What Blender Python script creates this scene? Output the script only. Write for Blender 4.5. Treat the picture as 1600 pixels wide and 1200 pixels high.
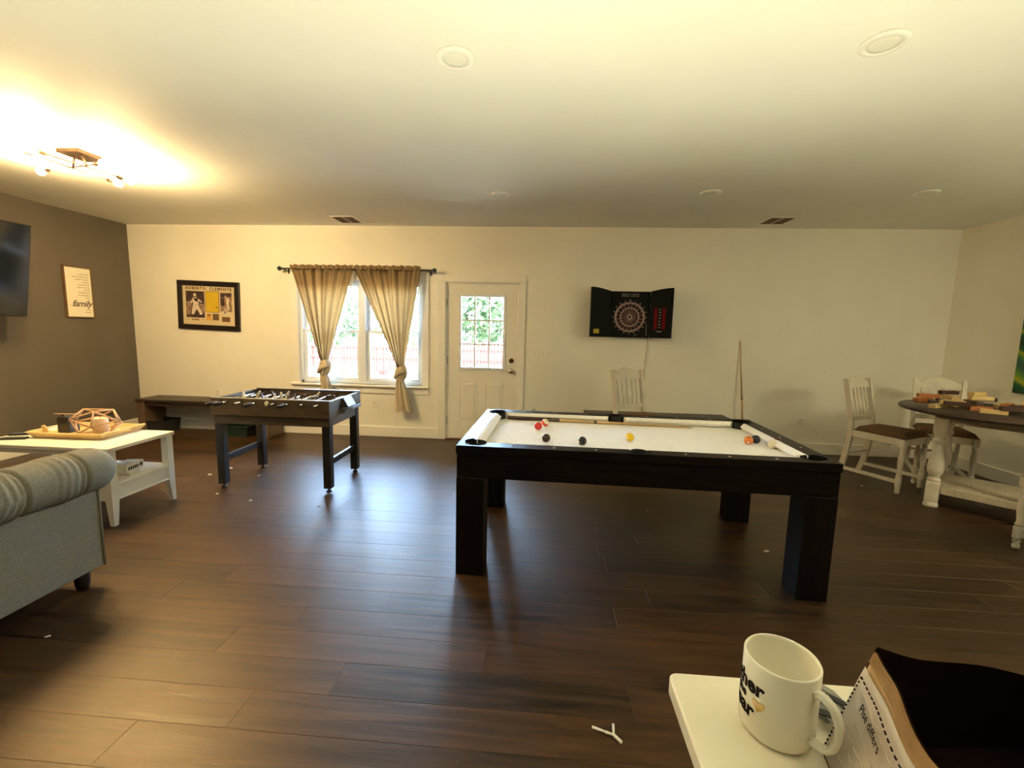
import bpy, bmesh, math, random
from mathutils import Vector, Matrix
PI = math.pi
random.seed(7)
S = bpy.context.scene
for o in list(bpy.data.objects): bpy.data.objects.remove(o)
C = S.collection

# ------------------------------------------------------------------ camera
cam_d = bpy.data.cameras.new('camera'); cam = bpy.data.objects.new('camera', cam_d); C.objects.link(cam)
cam_d.sensor_width = 36; cam_d.lens = 36 * 696.454 / 1600; cam_d.clip_start = 0.05; cam_d.clip_end = 300
_r = Vector((0.99695467, 0.07462957, 0.02262326)); _u = Vector((-0.0316148, 0.12159414, 0.99207629)); _f = Vector((-0.07128737, 0.98977032, -0.12358324))
cam.matrix_world = Matrix(((_r.x, _u.x, -_f.x, 0), (_r.y, _u.y, -_f.y, 0), (_r.z, _u.z, -_f.z, 1.4833), (0, 0, 0, 1)))
S.camera = cam

# ------------------------------------------------------------------ world, sun, exposure
W = bpy.data.worlds.new('sky'); S.world = W; W.use_nodes = True
wn = W.node_tree.nodes; wl = W.node_tree.links; wn.clear()
wo = wn.new('ShaderNodeOutputWorld'); bg = wn.new('ShaderNodeBackground'); sk = wn.new('ShaderNodeTexSky')
sk.sky_type = 'NISHITA'; sk.sun_disc = False; sk.sun_elevation = math.radians(52); sk.sun_rotation = math.radians(160); sk.air_density = 1.0; sk.dust_density = 1.5
SKY = 4.2
bg.inputs['Strength'].default_value = SKY
wl.new(sk.outputs[0], bg.inputs[0]); wl.new(bg.outputs[0], wo.inputs[0])
sun_d = bpy.data.lights.new('sun', 'SUN'); sun = bpy.data.objects.new('sun', sun_d); C.objects.link(sun)
sun_d.energy = 3.2; sun_d.angle = math.radians(0.8); sun_d.color = (1.0, 0.95, 0.86)
sun.rotation_euler = (math.radians(40), 0, math.radians(18)); sun.location = (0, -8, 12)   # over the roof, from behind the house
S.view_settings.view_transform = 'Standard'; S.view_settings.look = 'None'
S.view_settings.exposure = 2.2; S.view_settings.gamma = 1.0; S.view_settings.use_curve_mapping = False
S.cycles.use_denoising = True; S.cycles.max_bounces = 10; S.cycles.diffuse_bounces = 6
S.cycles.sample_clamp_indirect = 6.0; S.cycles.caustics_reflective = False; S.cycles.caustics_refractive = False
BULB = 265.0
FILL_CAN = 450.0  # strength of the added fill uplights
FILL_BOWL = 19.0  # strength of the added lamp bowl by the right wall

# ------------------------------------------------------------------ materials
def nodes(name):
    m = bpy.data.materials.new(name); m.use_nodes = True
    return m, m.node_tree.nodes, m.node_tree.links, m.node_tree.nodes['Principled BSDF']
MATS = {}
def M(name, col=(.8, .8, .8), rough=.5, metal=0., var=.12, scale=8., bump=0., bscale=60., spec=.5, stretch=(1, 1, 1), trans=0.):
    """procedural: base colour varied by noise, optional fine bump"""
    if name in MATS: return MATS[name]
    m, n, l, b = nodes(name)
    tc = n.new('ShaderNodeTexCoord'); mp = n.new('ShaderNodeMapping'); mp.inputs['Scale'].default_value = stretch
    l.new(tc.outputs['Object'], mp.inputs[0])
    nz = n.new('ShaderNodeTexNoise'); nz.inputs['Scale'].default_value = scale; nz.inputs['Detail'].default_value = 4
    l.new(mp.outputs[0], nz.inputs['Vector'])
    cr = n.new('ShaderNodeValToRGB')
    cr.color_ramp.elements[0].position = .3; cr.color_ramp.elements[1].position = .7
    cr.color_ramp.elements[0].color = [max(0, c * (1 - var)) for c in col] + [1]
    cr.color_ramp.elements[1].color = [min(1, c * (1 + var)) for c in col] + [1]
    l.new(nz.outputs['Fac'], cr.inputs[0]); l.new(cr.outputs[0], b.inputs['Base Color'])
    b.inputs['Roughness'].default_value = rough; b.inputs['Metallic'].default_value = metal
    b.inputs['Specular IOR Level'].default_value = spec
    if trans: b.inputs['Transmission Weight'].default_value = trans
    if bump:
        n2 = n.new('ShaderNodeTexNoise'); n2.inputs['Scale'].default_value = bscale; n2.inputs['Detail'].default_value = 3
        l.new(mp.outputs[0], n2.inputs['Vector'])
        bp = n.new('ShaderNodeBump'); bp.inputs['Strength'].default_value = bump; bp.inputs['Distance'].default_value = .01
        l.new(n2.outputs['Fac'], bp.inputs['Height']); l.new(bp.outputs[0], b.inputs['Normal'])
    MATS[name] = m
    return m
def wood(name, c1, c2, rough=.4, scale=3., stretch=(1, 12, 12), bump=.15, rnd=False, spec=.5):
    if name in MATS: return MATS[name]
    m, n, l, b = nodes(name)
    tc = n.new('ShaderNodeTexCoord'); mp = n.new('ShaderNodeMapping'); mp.inputs['Scale'].default_value = stretch
    l.new(tc.outputs['Object'], mp.inputs[0])
    oi = n.new('ShaderNodeObjectInfo')
    if rnd:
        ml = n.new('ShaderNodeMath'); ml.operation = 'MULTIPLY'; ml.inputs[1].default_value = 37.
        l.new(oi.outputs['Random'], ml.inputs[0])
        cx = n.new('ShaderNodeCombineXYZ'); l.new(ml.outputs[0], cx.inputs[0]); l.new(ml.outputs[0], cx.inputs[1]); l.new(cx.outputs[0], mp.inputs['Location'])
    nz = n.new('ShaderNodeTexNoise'); nz.inputs['Scale'].default_value = scale; nz.inputs['Detail'].default_value = 6; nz.inputs['Roughness'].default_value = .62; nz.inputs['Distortion'].default_value = .6
    l.new(mp.outputs[0], nz.inputs['Vector'])
    fac = nz.outputs['Fac']
    if rnd:
        a = n.new('ShaderNodeMath'); a.operation = 'MULTIPLY_ADD'; a.inputs[1].default_value = .20; a.inputs[2].default_value = -.10
        l.new(oi.outputs['Random'], a.inputs[0])
        ad = n.new('ShaderNodeMath'); ad.operation = 'ADD'; l.new(fac, ad.inputs[0]); l.new(a.outputs[0], ad.inputs[1]); fac = ad.outputs[0]
    cr = n.new('ShaderNodeValToRGB'); cr.color_ramp.elements[0].position = .28; cr.color_ramp.elements[1].position = .74
    cr.color_ramp.elements[0].color = (*c1, 1); cr.color_ramp.elements[1].color = (*c2, 1)
    l.new(fac, cr.inputs[0]); l.new(cr.outputs[0], b.inputs['Base Color'])
    rr = n.new('ShaderNodeMapRange'); rr.inputs['To Min'].default_value = rough - .06; rr.inputs['To Max'].default_value = rough + .1
    l.new(nz.outputs['Fac'], rr.inputs['Value']); l.new(rr.outputs[0], b.inputs['Roughness'])
    b.inputs['Specular IOR Level'].default_value = spec
    if bump:
        bp = n.new('ShaderNodeBump'); bp.inputs['Strength'].default_value = bump; bp.inputs['Distance'].default_value = .004
        l.new(nz.outputs['Fac'], bp.inputs['Height']); l.new(bp.outputs[0], b.inputs['Normal'])
    MATS[name] = m
    return m
def emit(name, col, s):
    if name in MATS: return MATS[name]
    m, n, l, b = nodes(name); n.remove(b)
    e = n.new('ShaderNodeEmission'); e.inputs[0].default_value = (*col, 1); e.inputs[1].default_value = s
    l.new(e.outputs[0], n['Material Output'].inputs[0]); MATS[name] = m
    return m
def pane_mat(name):
    if name in MATS: return MATS[name]
    m, n, l, b = nodes(name); n.remove(b)
    t = n.new('ShaderNodeBsdfTransparent'); g = n.new('ShaderNodeBsdfGlossy'); g.inputs['Roughness'].default_value = .02
    fr = n.new('ShaderNodeFresnel'); fr.inputs[0].default_value = 1.45; mx = n.new('ShaderNodeMixShader')
    t.inputs[0].default_value = (.96, .98, .97, 1)
    l.new(fr.outputs[0], mx.inputs[0]); l.new(t.outputs[0], mx.inputs[1]); l.new(g.outputs[0], mx.inputs[2]); l.new(mx.outputs[0], n['Material Output'].inputs[0])
    MATS[name] = m
    return m
def leaf_mat(name, c1, c2):
    if name in MATS: return MATS[name]
    m = M(name, tuple((a + b) / 2 for a, b in zip(c1, c2)), .5, var=.45, scale=3)
    n = m.node_tree.nodes; l = m.node_tree.links; b = n['Principled BSDF']
    tr = n.new('ShaderNodeBsdfTranslucent'); tr.inputs[0].default_value = (*c2, 1); mx = n.new('ShaderNodeMixShader'); mx.inputs[0].default_value = .35
    l.new(b.outputs[0], mx.inputs[1]); l.new(tr.outputs[0], mx.inputs[2]); l.new(mx.outputs[0], n['Material Output'].inputs[0])
    return m

wall_m = M('cream_wall_paint', (.88, .845, .75), .75, var=.02, scale=3, bump=.10, bscale=140)
accent_m = M('taupe_accent_paint', (.115, .095, .075), .65, var=.05, scale=3, bump=.10, bscale=140)
ceil_m = M('ceiling_paint', (.86, .85, .78), .7, var=.02, scale=2, bump=.06, bscale=120)
trim_m = M('white_trim_paint', (.90, .87, .80), .4, var=.02, scale=4)
vinyl_m = M('daylit_vinyl', (.82, .86, .92), .35, var=.02, scale=4)  # blue cast in the white stands in for daylight on the frames
door_m = M('door_paint', (.87, .84, .77), .4, var=.02, scale=4)
glass_m = pane_mat('clear_glass')
plank_m = wood('vinyl_plank', (.004, .0018, .0008), (.072, .032, .012), .40, 2.2, (.8, 11, 11), .35, True, .58)
plank_m.node_tree.nodes['Principled BSDF'].inputs['Specular Tint'].default_value = (1.0, .80, .55, 1)
espresso_m = wood('espresso_laminate', (.004, .003, .0025), (.016, .010, .007), .38, 4, (1, 14, 14), .1, False, .12)
espresso_z = wood('espresso_upright', (.004, .003, .0025), (.016, .010, .007), .42, 4, (14, 14, 1), .1, False, .12)
felt_m = M('pale_felt', (.86, .84, .80), .95, var=.04, scale=30, bump=.12, bscale=400, spec=.1)
black_m = M('black_plastic', (.012, .012, .012), .35, var=.1)
blackmat_m = M('black_matte', (.012, .011, .010), .8, var=.2)
dkmetal_m = M('dark_bronze', (.05, .028, .016), .4, .7, var=.15)
chrome_m = M('chrome_steel', (.75, .75, .75), .18, 1., var=.03)
nickel_m = M('satin_nickel', (.62, .55, .45), .28, 1., var=.05)
white_m = M('white_paint', (.82, .78, .68), .38, var=.04, scale=6)
distress_m = M('distressed_white', (.70, .64, .53), .5, var=.09, scale=14, bump=.06, bscale=60)
seat_m = M('brown_seat_fabric', (.16, .095, .05), .9, var=.25, scale=60, bump=.3, bscale=300, spec=.2)
sofa_m = M('grey_linen', (.225, .21, .165), .9, var=.18, scale=140, bump=.35, bscale=420, spec=.2)
tan_m = M('tan_curtain', (.43, .32, .19), .85, var=.06, scale=40, bump=.15, bscale=300, spec=.2)
lining_m = M('curtain_lining', (.80, .78, .74), .85, var=.03, scale=40, spec=.2)
tray_m = wood('pale_wood', (.48, .33, .13), (.72, .55, .28), .5, 5, (2, 12, 12), .1)
natural_m = wood('natural_block', (.50, .34, .13), (.74, .55, .26), .5, 8, (1, 12, 12), .1, True)
orange_m = wood('orange_block', (.33, .10, .02), (.50, .19, .05), .5, 8, (1, 12, 12), .1, True)
dark_m = wood('dark_block', (.03, .012, .008), (.08, .03, .018), .5, 8, (1, 12, 12), .1, True)
tabletop_m = wood('dark_tabletop', (.022, .012, .008), (.075, .045, .03), .4, 3, (1, 10, 10), .15)
paper_m = M('white_paper', (.80, .76, .70), .8, var=.03, scale=12)
kraft_m = M('kraft_paper', (.45, .27, .11), .8, var=.12, scale=40, bump=.1, bscale=120)

# ------------------------------------------------------------------ mesh helpers
def bx(bm, x0, x1, y0, y1, z0, z1, bev=0., seg=1, mi=0):
    t = bmesh.new(); bmesh.ops.create_cube(t, size=1)
    for v in t.verts: v.co = Vector(((x0 + x1) / 2 + v.co.x * (x1 - x0), (y0 + y1) / 2 + v.co.y * (y1 - y0), (z0 + z1) / 2 + v.co.z * (z1 - z0)))
    if bev: bmesh.ops.bevel(t, geom=list(t.edges), offset=bev, segments=seg, affect='EDGES', profile=.5)
    join(bm, t, mi)
def join(bm, t, mi=0, mat=None):
    mp = {}
    for v in t.verts: mp[v] = bm.verts.new(mat @ v.co if mat else v.co)
    for f in t.faces:
        try:
            nf = bm.faces.new([mp[v] for v in f.verts]); nf.material_index = mi; nf.smooth = f.smooth
        except ValueError: pass
    t.free()
def prism(bm, pts, z0, z1, axis='z', bev=0., mi=0):
    """polygon (2-D points) extruded along axis; x: pts are (y,z); y: (x,z); z: (x,y)"""
    t = bmesh.new()
    def P3(p, h): return {'z': (p[0], p[1], h), 'y': (p[0], h, p[1]), 'x': (h, p[0], p[1])}[axis]
    a = [t.verts.new(P3(p, z0)) for p in pts]; b = [t.verts.new(P3(p, z1)) for p in pts]
    t.faces.new(a); t.faces.new(b[::-1]); k = len(pts)
    for i in range(k): t.faces.new((a[i], b[i], b[(i + 1) % k], a[(i + 1) % k]))
    bmesh.ops.recalc_face_normals(t, faces=t.faces)
    if bev: bmesh.ops.bevel(t, geom=list(t.edges), offset=bev, segments=1, affect='EDGES')
    join(bm, t, mi)
def lathe(bm, prof, seg=20, org=(0, 0, 0), axis='z', mi=0, smooth=True, cap=True):
    t = bmesh.new(); rings = []
    for r, h in prof:
        if r < 1e-6: rings.append([t.verts.new((0, 0, h))])
        else: rings.append([t.verts.new((r * math.cos(2 * PI * i / seg), r * math.sin(2 * PI * i / seg), h)) for i in range(seg)])
    for A, B in zip(rings, rings[1:]):
        for i in range(seg):
            j = (i + 1) % seg
            if len(A) == 1 and len(B) == 1: continue
            q = (A[0], B[i], B[j]) if len(A) == 1 else ((A[i], A[j], B[0]) if len(B) == 1 else (A[i], A[j], B[j], B[i]))
            f = t.faces.new(q); f.smooth = smooth
    if cap and len(rings[0]) > 1: t.faces.new(rings[0][::-1])
    if cap and len(rings[-1]) > 1: t.faces.new(rings[-1])
    bmesh.ops.recalc_face_normals(t, faces=t.faces)
    R = {'z': Matrix.Identity(4), 'y': Matrix.Rotation(-PI / 2, 4, 'X'), 'x': Matrix.Rotation(PI / 2, 4, 'Y')}[axis]
    join(bm, t, mi, Matrix.Translation(org) @ R)
def tube(bm, pts, r, seg=8, mi=0, closed=False, cap=True):
    pts = [Vector(p) for p in pts]; rs = r if isinstance(r, (list, tuple)) else [r] * len(pts)
    rings = []; up = None
    for i, p in enumerate(pts):
        a = pts[i - 1] if (i or closed) else p; b = pts[(i + 1) % len(pts)] if (i < len(pts) - 1 or closed) else p
        d = (b - a).normalized()
        if up is None: up = d.orthogonal().normalized()
        up = (up - d * up.dot(d)); up = up.normalized() if up.length > 1e-6 else d.orthogonal().normalized()
        s = d.cross(up)
        rings.append([bm.verts.new(p + (up * math.cos(2 * PI * k / seg) + s * math.sin(2 * PI * k / seg)) * rs[i]) for k in range(seg)])
    pr = list(zip(rings, rings[1:])) + ([(rings[-1], rings[0])] if closed else [])
    for A, B in pr:
        for k in range(seg):
            f = bm.faces.new((A[k], A[(k + 1) % seg], B[(k + 1) % seg], B[k])); f.smooth = seg > 5; f.material_index = mi
    if cap and not closed:
        bm.faces.new(rings[0][::-1]).material_index = mi; bm.faces.new(rings[-1]).material_index = mi
def ribbon(bm, path, w, t, wdir=(1, 0, 0), mi=0):
    """rectangular bar swept along a path; width w along wdir, thickness t across"""
    wd = Vector(wdir).normalized(); pts = [Vector(p) for p in path]; rings = []
    for i, p in enumerate(pts):
        d = (pts[min(i + 1, len(pts) - 1)] - pts[max(i - 1, 0)]).normalized(); s = d.cross(wd).normalized()
        rings.append([bm.verts.new(p + wd * a * w / 2 + s * b * t / 2) for a, b in ((-1, -1), (1, -1), (1, 1), (-1, 1))])
    for A, B in zip(rings, rings[1:]):
        for k in range(4): bm.faces.new((A[k], A[(k + 1) % 4], B[(k + 1) % 4], B[k])).material_index = mi
    bm.faces.new(rings[0][::-1]).material_index = mi; bm.faces.new(rings[-1]).material_index = mi
def grid(bm, fn, nu, nv, mi=0, smooth=True, closed_u=False):
    V = [[bm.verts.new(fn(i / nu, j / nv)) for i in range(nu + (0 if closed_u else 1))] for j in range(nv + 1)]
    n = len(V[0])
    for j in range(nv):
        for i in range(nu):
            f = bm.faces.new((V[j][i], V[j][(i + 1) % n], V[j + 1][(i + 1) % n], V[j + 1][i])); f.smooth = smooth; f.material_index = mi
    return V
def obj(name, bm, mats, parent=None, loc=(0, 0, 0), rot=(0, 0, 0)):
    bmesh.ops.recalc_face_normals(bm, faces=bm.faces)
    me = bpy.data.meshes.new(name); bm.to_mesh(me); bm.free()
    for m in (mats if isinstance(mats, (list, tuple)) else [mats]): me.materials.append(m)
    o = bpy.data.objects.new(name, me); C.objects.link(o); o.location = loc; o.rotation_euler = rot
    if parent: o.parent = parent
    return o
def inst(name, me, parent=None, loc=(0, 0, 0), rot=(0, 0, 0)):
    o = bpy.data.objects.new(name, me); C.objects.link(o); o.location = loc; o.rotation_euler = rot
    if parent: o.parent = parent
    return o
def tag(o, label, cat, group=None, kind=None):
    o['label'] = label; o['category'] = cat
    if group: o['group'] = group
    if kind: o['kind'] = kind
    return o
def thing(name, label, cat, loc=(0, 0, 0), rotz=0., group=None, kind=None):
    o = bpy.data.objects.new(name, None); o.empty_display_size = .1; C.objects.link(o); o.location = loc; o.rotation_euler = (0, 0, rotz)
    return tag(o, label, cat, group, kind)
def B(name, parent, mat, *box, bev=0., seg=1, **k):
    bm = bmesh.new(); bx(bm, *box, bev=bev, seg=seg); return obj(name, bm, mat, parent, **k)
def copy_tree(o, parent=None):
    c = o.copy(); C.objects.link(c)
    if parent: c.parent = parent
    for ch in list(o.children): copy_tree(ch, c)
    return c
def text_mesh(name, s, size, mat, parent, loc, rot, ext=.001, off=0., shear=0., ax='CENTER', space=1., fn=None):
    cu = bpy.data.curves.new(name, 'FONT'); cu.body = s; cu.size = size; cu.extrude = ext; cu.offset = off; cu.shear = shear
    cu.align_x = ax; cu.align_y = 'CENTER'; cu.space_character = space; cu.resolution_u = 3
    t = bpy.data.objects.new(name + '_src', cu); C.objects.link(t)
    dg = bpy.context.evaluated_depsgraph_get(); me = bpy.data.meshes.new_from_object(t.evaluated_get(dg))
    bpy.data.objects.remove(t); bpy.data.curves.remove(cu)
    me.name = name; me.materials.clear(); me.materials.append(mat)
    if fn:
        bm = bmesh.new(); bm.from_mesh(me)
        bmesh.ops.subdivide_edges(bm, edges=[e for e in bm.edges if e.calc_length() > size * .12], cuts=2)
        for v in bm.verts: v.co = fn(v.co)
        bm.to_mesh(me); bm.free()
    return inst(name, me, parent, loc, rot)

D = 5.746; XL = -5.607; XR = 4.80; H = 2.743; YF = -2.9      # back wall, side walls, ceiling, wall behind the viewer

# ================================================================== SETTING
fl = B('floor', None, M('subfloor', (.03, .02, .012), .8), XL, XR, YF, D, -.12, -.0085)
tag(fl, 'glossy dark brown plank floor running across the room', 'floor', kind='structure')
PW, PL, Y0 = .178, 1.22, 2.46
anchor = {0: .095, 1: .43, -1: .62, -2: -.81, -3: -1.2, -5: -.83, -6: -1.13, 2: -2.04, 4: .43, 5: .80, 7: .427}
pm_cache = {}
def plank_mesh(L, w=PW):
    key = (round(L, 3), round(w, 3))
    if key not in pm_cache:
        t = bmesh.new(); bx(t, -L / 2, L / 2, -w / 2, w / 2, -.008, 0)
        bmesh.ops.bevel(t, geom=[e for e in t.edges if all(v.co.z > -.001 for v in e.verts)], offset=.0007, segments=1, affect='EDGES')
        bmesh.ops.recalc_face_normals(t, faces=t.faces)
        me = bpy.data.meshes.new('plank'); t.to_mesh(me); t.free(); me.materials.append(plank_m); pm_cache[key] = me
    return pm_cache[key]
rest = bmesh.new(); nplank = 0
k0 = math.ceil((YF - Y0) / PW); k1 = int((D - Y0) / PW)
rows = []
for k in range(k0, k1 + 1):
    ya = Y0 + k * PW; yb = min(ya + PW, D)
    if yb - ya < .02: continue
    st = anchor.get(k, random.uniform(-.6, .6))
    x = st - math.ceil((st - XL) / PL) * PL
    while x < XR:
        a, b = max(x, XL), min(x + PL, XR); x += PL
        if b - a > .03: rows.append((ya, yb, a, b))
vis = sorted([p for p in rows if p[1] > .9], key=lambda p: p[0])[:300]; vs = set(vis)
for p in rows:
    ya, yb, a, b = p
    if p in vs: inst('plank', plank_mesh(b - a - .0004, yb - ya - .0004), fl, ((a + b) / 2, (ya + yb) / 2, 0))
    else: bx(rest, a + .0008, b - .0008, ya + .0008, yb - .0008, -.008, 0)
ro = obj('plank_field', rest, plank_m, fl); ro['kind'] = 'stuff'

tag(B('ceiling', None, ceil_m, XL - .2, XR + .2, YF - .2, D + .15, H, H + .2), 'smooth off-white ceiling with recessed discs', 'ceiling', kind='structure')
WX0, WX1, WZ0, WZ1 = -3.27, -1.60, .70, 2.06           # window opening
DX0, DX1, DZ1 = -1.292, -.352, 2.055                   # door opening
bm = bmesh.new()
for a in ((XL - .2, WX0, 0, H), (WX0, WX1, 0, WZ0), (WX0, WX1, WZ1, H), (WX1, DX0, 0, H), (DX0, DX1, DZ1, H), (DX1, XR + .2, 0, H)): bx(bm, a[0], a[1], D, D + .15, a[2], a[3])
tag(obj('wall_back', bm, wall_m), 'long cream back wall with window and glazed door', 'wall', kind='structure')
tag(B('wall_left', None, accent_m, XL - .2, XL, YF, D, 0, H), 'dark taupe accent wall behind the television', 'wall', kind='structure')
tag(B('wall_right', None, wall_m, XR, XR + .2, YF, D, 0, H), 'cream side wall beside the round table', 'wall', kind='structure')
tag(B('wall_front', None, accent_m, XL - .2, XR + .2, YF - .15, YF, 0, H), 'unseen wall behind the viewer, made dark taupe to cut fill light', 'wall', kind='structure')  # dark colour chosen so less light bounces onto faces toward the viewer
def bboard(name, a, b, label, axis='x', at=D, sgn=-1):
    bm = bmesh.new(); t0, t1 = sorted((at, at + sgn * .016))
    if axis == 'x': bx(bm, a, b, t0, t1, 0, .137, bev=.003)
    else: bx(bm, t0, t1, a, b, 0, .137, bev=.003)
    return tag(obj(name, bm, trim_m), label, 'baseboard', kind='structure')
bboard('baseboard_back', XL, -1.392, 'white baseboard under the window and behind the benches')
bboard('baseboard_back', -.262, XR, 'white baseboard running right of the door')
bboard('baseboard_left', YF, D, 'white baseboard along the taupe wall', 'y', XL, 1)
bboard('baseboard_right', YF, D, 'white baseboard along the side wall by the round table', 'y', XR, -1)

# window -------------------------------------------------------------
wi = thing('window_1', 'twin white sash window behind the knotted tan curtains', 'window', (0, 0, 0), kind='structure')
bm = bmesh.new(); f = .035
for a in ((WX0, WX0 + f, WZ0, WZ1), (WX1 - f, WX1, WZ0, WZ1), (WX0, WX1, WZ0, WZ0 + f), (WX0, WX1, WZ1 - f, WZ1)): bx(bm, a[0], a[1], D + .03, D + .14, a[2], a[3], bev=.002)
obj('window_frame', bm, vinyl_m, wi)
B('mullion', wi, vinyl_m, -2.462, -2.372, D + .025, D + .14, WZ0 + f, WZ1 - f, bev=.004)
for (a, b) in ((WX0 + f, -2.462), (-2.372, WX1 - f)):
    for (z0, z1, y) in ((1.375, WZ1 - f, D + .10), (WZ0 + f, 1.41, D + .06)):
        bm = bmesh.new(); s = .042
        for q in ((a, a + s, z0, z1), (b - s, b, z0, z1), (a + s, b - s, z0, z0 + s), (a + s, b - s, z1 - s + .008, z1)): bx(bm, q[0], q[1], y, y + .035, q[2], q[3], bev=.003)
        so = obj('sash', bm, vinyl_m, wi)
        B('pane', so, glass_m, a + s, b - s, y + .015, y + .019, z0 + s, z1 - s + .008)
B('sash_lock', wi, vinyl_m, -2.03, -1.97, D + .05, D + .075, 1.41, 1.43, bev=.004)
tr = thing('trim_1', 'white casing with sill around the curtained window', 'window trim', kind='structure')
B('side_casing', tr, trim_m, WX0 - .088, WX0, D - .018, D, .70, 2.06, bev=.003); B('side_casing', tr, trim_m, WX1, WX1 + .088, D - .018, D, .70, 2.06, bev=.003)
B('head_casing', tr, trim_m, WX0 - .088, WX1 + .088, D - .02, D, 2.06, 2.16, bev=.003)
B('sill', tr, trim_m, WX0 - .115, WX1 + .095, D - .055, D + .06, .672, .70, bev=.006, seg=2); B('apron', tr, trim_m, WX0 - .088, WX1 + .085, D - .018, D, .585, .672, bev=.003)
# door ---------------------------------------------------------------
do = thing('door_1', 'cream back door with nine panes and two raised panels', 'door', (0, 0, 0), kind='structure')
sx0, sx1, sy = -1.280, -.364, D + .022
gx0, gx1, gz0, gz1 = -1.098, -.540, .962, 1.882
bm = bmesh.new()
for a in ((sx0, gx0, .012, 2.04), (gx1, sx1, .012, 2.04), (gx0, gx1, .012, gz0), (gx0, gx1, gz1, 2.04)): bx(bm, a[0], a[1], sy, sy + .045, a[2], a[3])
obj('slab', bm, door_m, do)
bm = bmesh.new(); s = .028
for q in ((gx0 - s, gx0 + .006, gz0 - s, gz1 + s), (gx1 - .006, gx1 + s, gz0 - s, gz1 + s), (gx0, gx1, gz0 - s, gz0 + .006), (gx0, gx1, gz1 - .006, gz1 + s)): bx(bm, q[0], q[1], sy - .012, sy + .02, q[2], q[3], bev=.004)
lf = obj('glass_frame', bm, vinyl_m, do)
pw, ph = (gx1 - gx0) / 3, (gz1 - gz0) / 3
for i in (1, 2):
    B('muntin', lf, vinyl_m, gx0 + i * pw - .009, gx0 + i * pw + .009, sy - .004, sy + .022, gz0, gz1, bev=.003)
    B('muntin', lf, vinyl_m, gx0, gx1, sy - .004, sy + .0215, gz0 + i * ph - .009, gz0 + i * ph + .009, bev=.003)
for i in range(3):
    for j in range(3): B('pane', do, glass_m, gx0 + i * pw + .009, gx0 + (i + 1) * pw - .009, sy + .008, sy + .012, gz0 + j * ph + .009, gz0 + (j + 1) * ph - .009)
for a, b in ((-1.114, -.870), (-.772, -.528)):
    bm = bmesh.new(); z0, z1 = .262, .786
    for q in ((a, b, z0, z0 + .016), (a, b, z1 - .016, z1), (a, a + .016, z0, z1), (b - .016, b, z0, z1)): bx(bm, q[0], q[1], sy - .007, sy + .004, q[2], q[3], bev=.004)
    t = [(a + .045, z0 + .045), (b - .045, z0 + .045), (b - .045, z1 - .045), (a + .045, z1 - .045)]; o_ = [(a + .02, z0 + .02), (b - .02, z0 + .02), (b - .02, z1 - .02), (a + .02, z1 - .02)]
    va = [bm.verts.new((p[0], sy - .0005, p[1])) for p in o_]; vb = [bm.verts.new((p[0], sy - .009, p[1])) for p in t]
    bm.faces.new(vb)
    for i in range(4): bm.faces.new((va[i], va[(i + 1) % 4], vb[(i + 1) % 4], vb[i]))
    obj('raised_panel', bm, door_m, do)
for z in (.25, 1.05, 1.80): B('hinge', do, M('dark_hinge', (.06, .04, .025), .4, .8), sx0 - .014, sx0 + .004, sy - .014, sy + .004, z - .05, z + .05, bev=.003)
bm = bmesh.new(); lathe(bm, [(.032, 0), (.032, .006), (.013, .010), (.013, .03), (.026, .04), (.030, .052), (.024, .064), (0, .068)], 20, axis='y'); obj('knob', bm, nickel_m, do, (-.434, sy, .933), (0, 0, PI))
bm = bmesh.new(); lathe(bm, [(.031, 0), (.031, .008), (.022, .016), (.018, .016), (0, .018)], 20, axis='y'); bx(bm, -.004, .004, .014, .034, -.014, .014, bev=.002); obj('deadbolt', bm, M('bronze_deadbolt', (.12, .06, .035), .35, .9), do, (-.430, sy, 1.066), (0, 0, PI))
B('threshold', do, M('threshold_wood', (.16, .08, .04), .5), DX0, DX1, D - .01, D + .14, 0, .012, bev=.003)
tr = thing('trim_2', 'white flat casing around the back door', 'door trim', kind='structure')
B('side_casing', tr, trim_m, DX0 - .098, DX0, D - .02, D, 0, 2.055, bev=.003); B('side_casing', tr, trim_m, DX1, DX1 + .088, D - .02, D, 0, 2.055, bev=.003)
B('head_casing', tr, trim_m, DX0 - .098, DX1 + .088, D - .022, D, 2.055, 2.156, bev=.003)
bm = bmesh.new()
for q in ((DX0, DX0 + .012, 0, DZ1), (DX1 - .012, DX1, 0, DZ1), (DX0, DX1, DZ1 - .014, DZ1)): bx(bm, q[0], q[1], D, D + .15, q[2], q[3])
obj('jamb', bm, trim_m, tr)

# ------------------------------------------------------------------ outdoors
grass_m = M('yard_ground', (.24, .20, .13), .95, var=.45, scale=1.6, bump=.5, bscale=6)
bm = bmesh.new()
grid(bm, lambda u, v: Vector((-34 + 60 * u, D + .15 + 40 * v, -.16 - .40 * min(1, v * 40 / 12) + .05 * math.sin(u * 47) * math.sin(v * 31))), 40, 30)
gr = obj('yard_ground', bm, grass_m); tag(gr, 'sunlit leaf-strewn yard outside the window', 'yard', kind='structure')
fen = thing('wooden_fence', 'weathered red board fence across the yard outside the window', 'fence', (0, 0, 0))
fence_m = wood('red_cedar', (.030, .0075, .005), (.050, .014, .010), .8, 2, (8, 8, 1), .2, True, .2)
FY = 18.; pm = None
bm = bmesh.new(); bx(bm, -.066, .066, -.012, .012, 0, 1.5); 
for v in bm.verts:
    if v.co.z > 1.4 and abs(v.co.x) > .05: v.co.x *= .7
pk = obj('picket', bm, fence_m, fen, (-14.5, FY, -.78)); n = 0
x = -14.5
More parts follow.
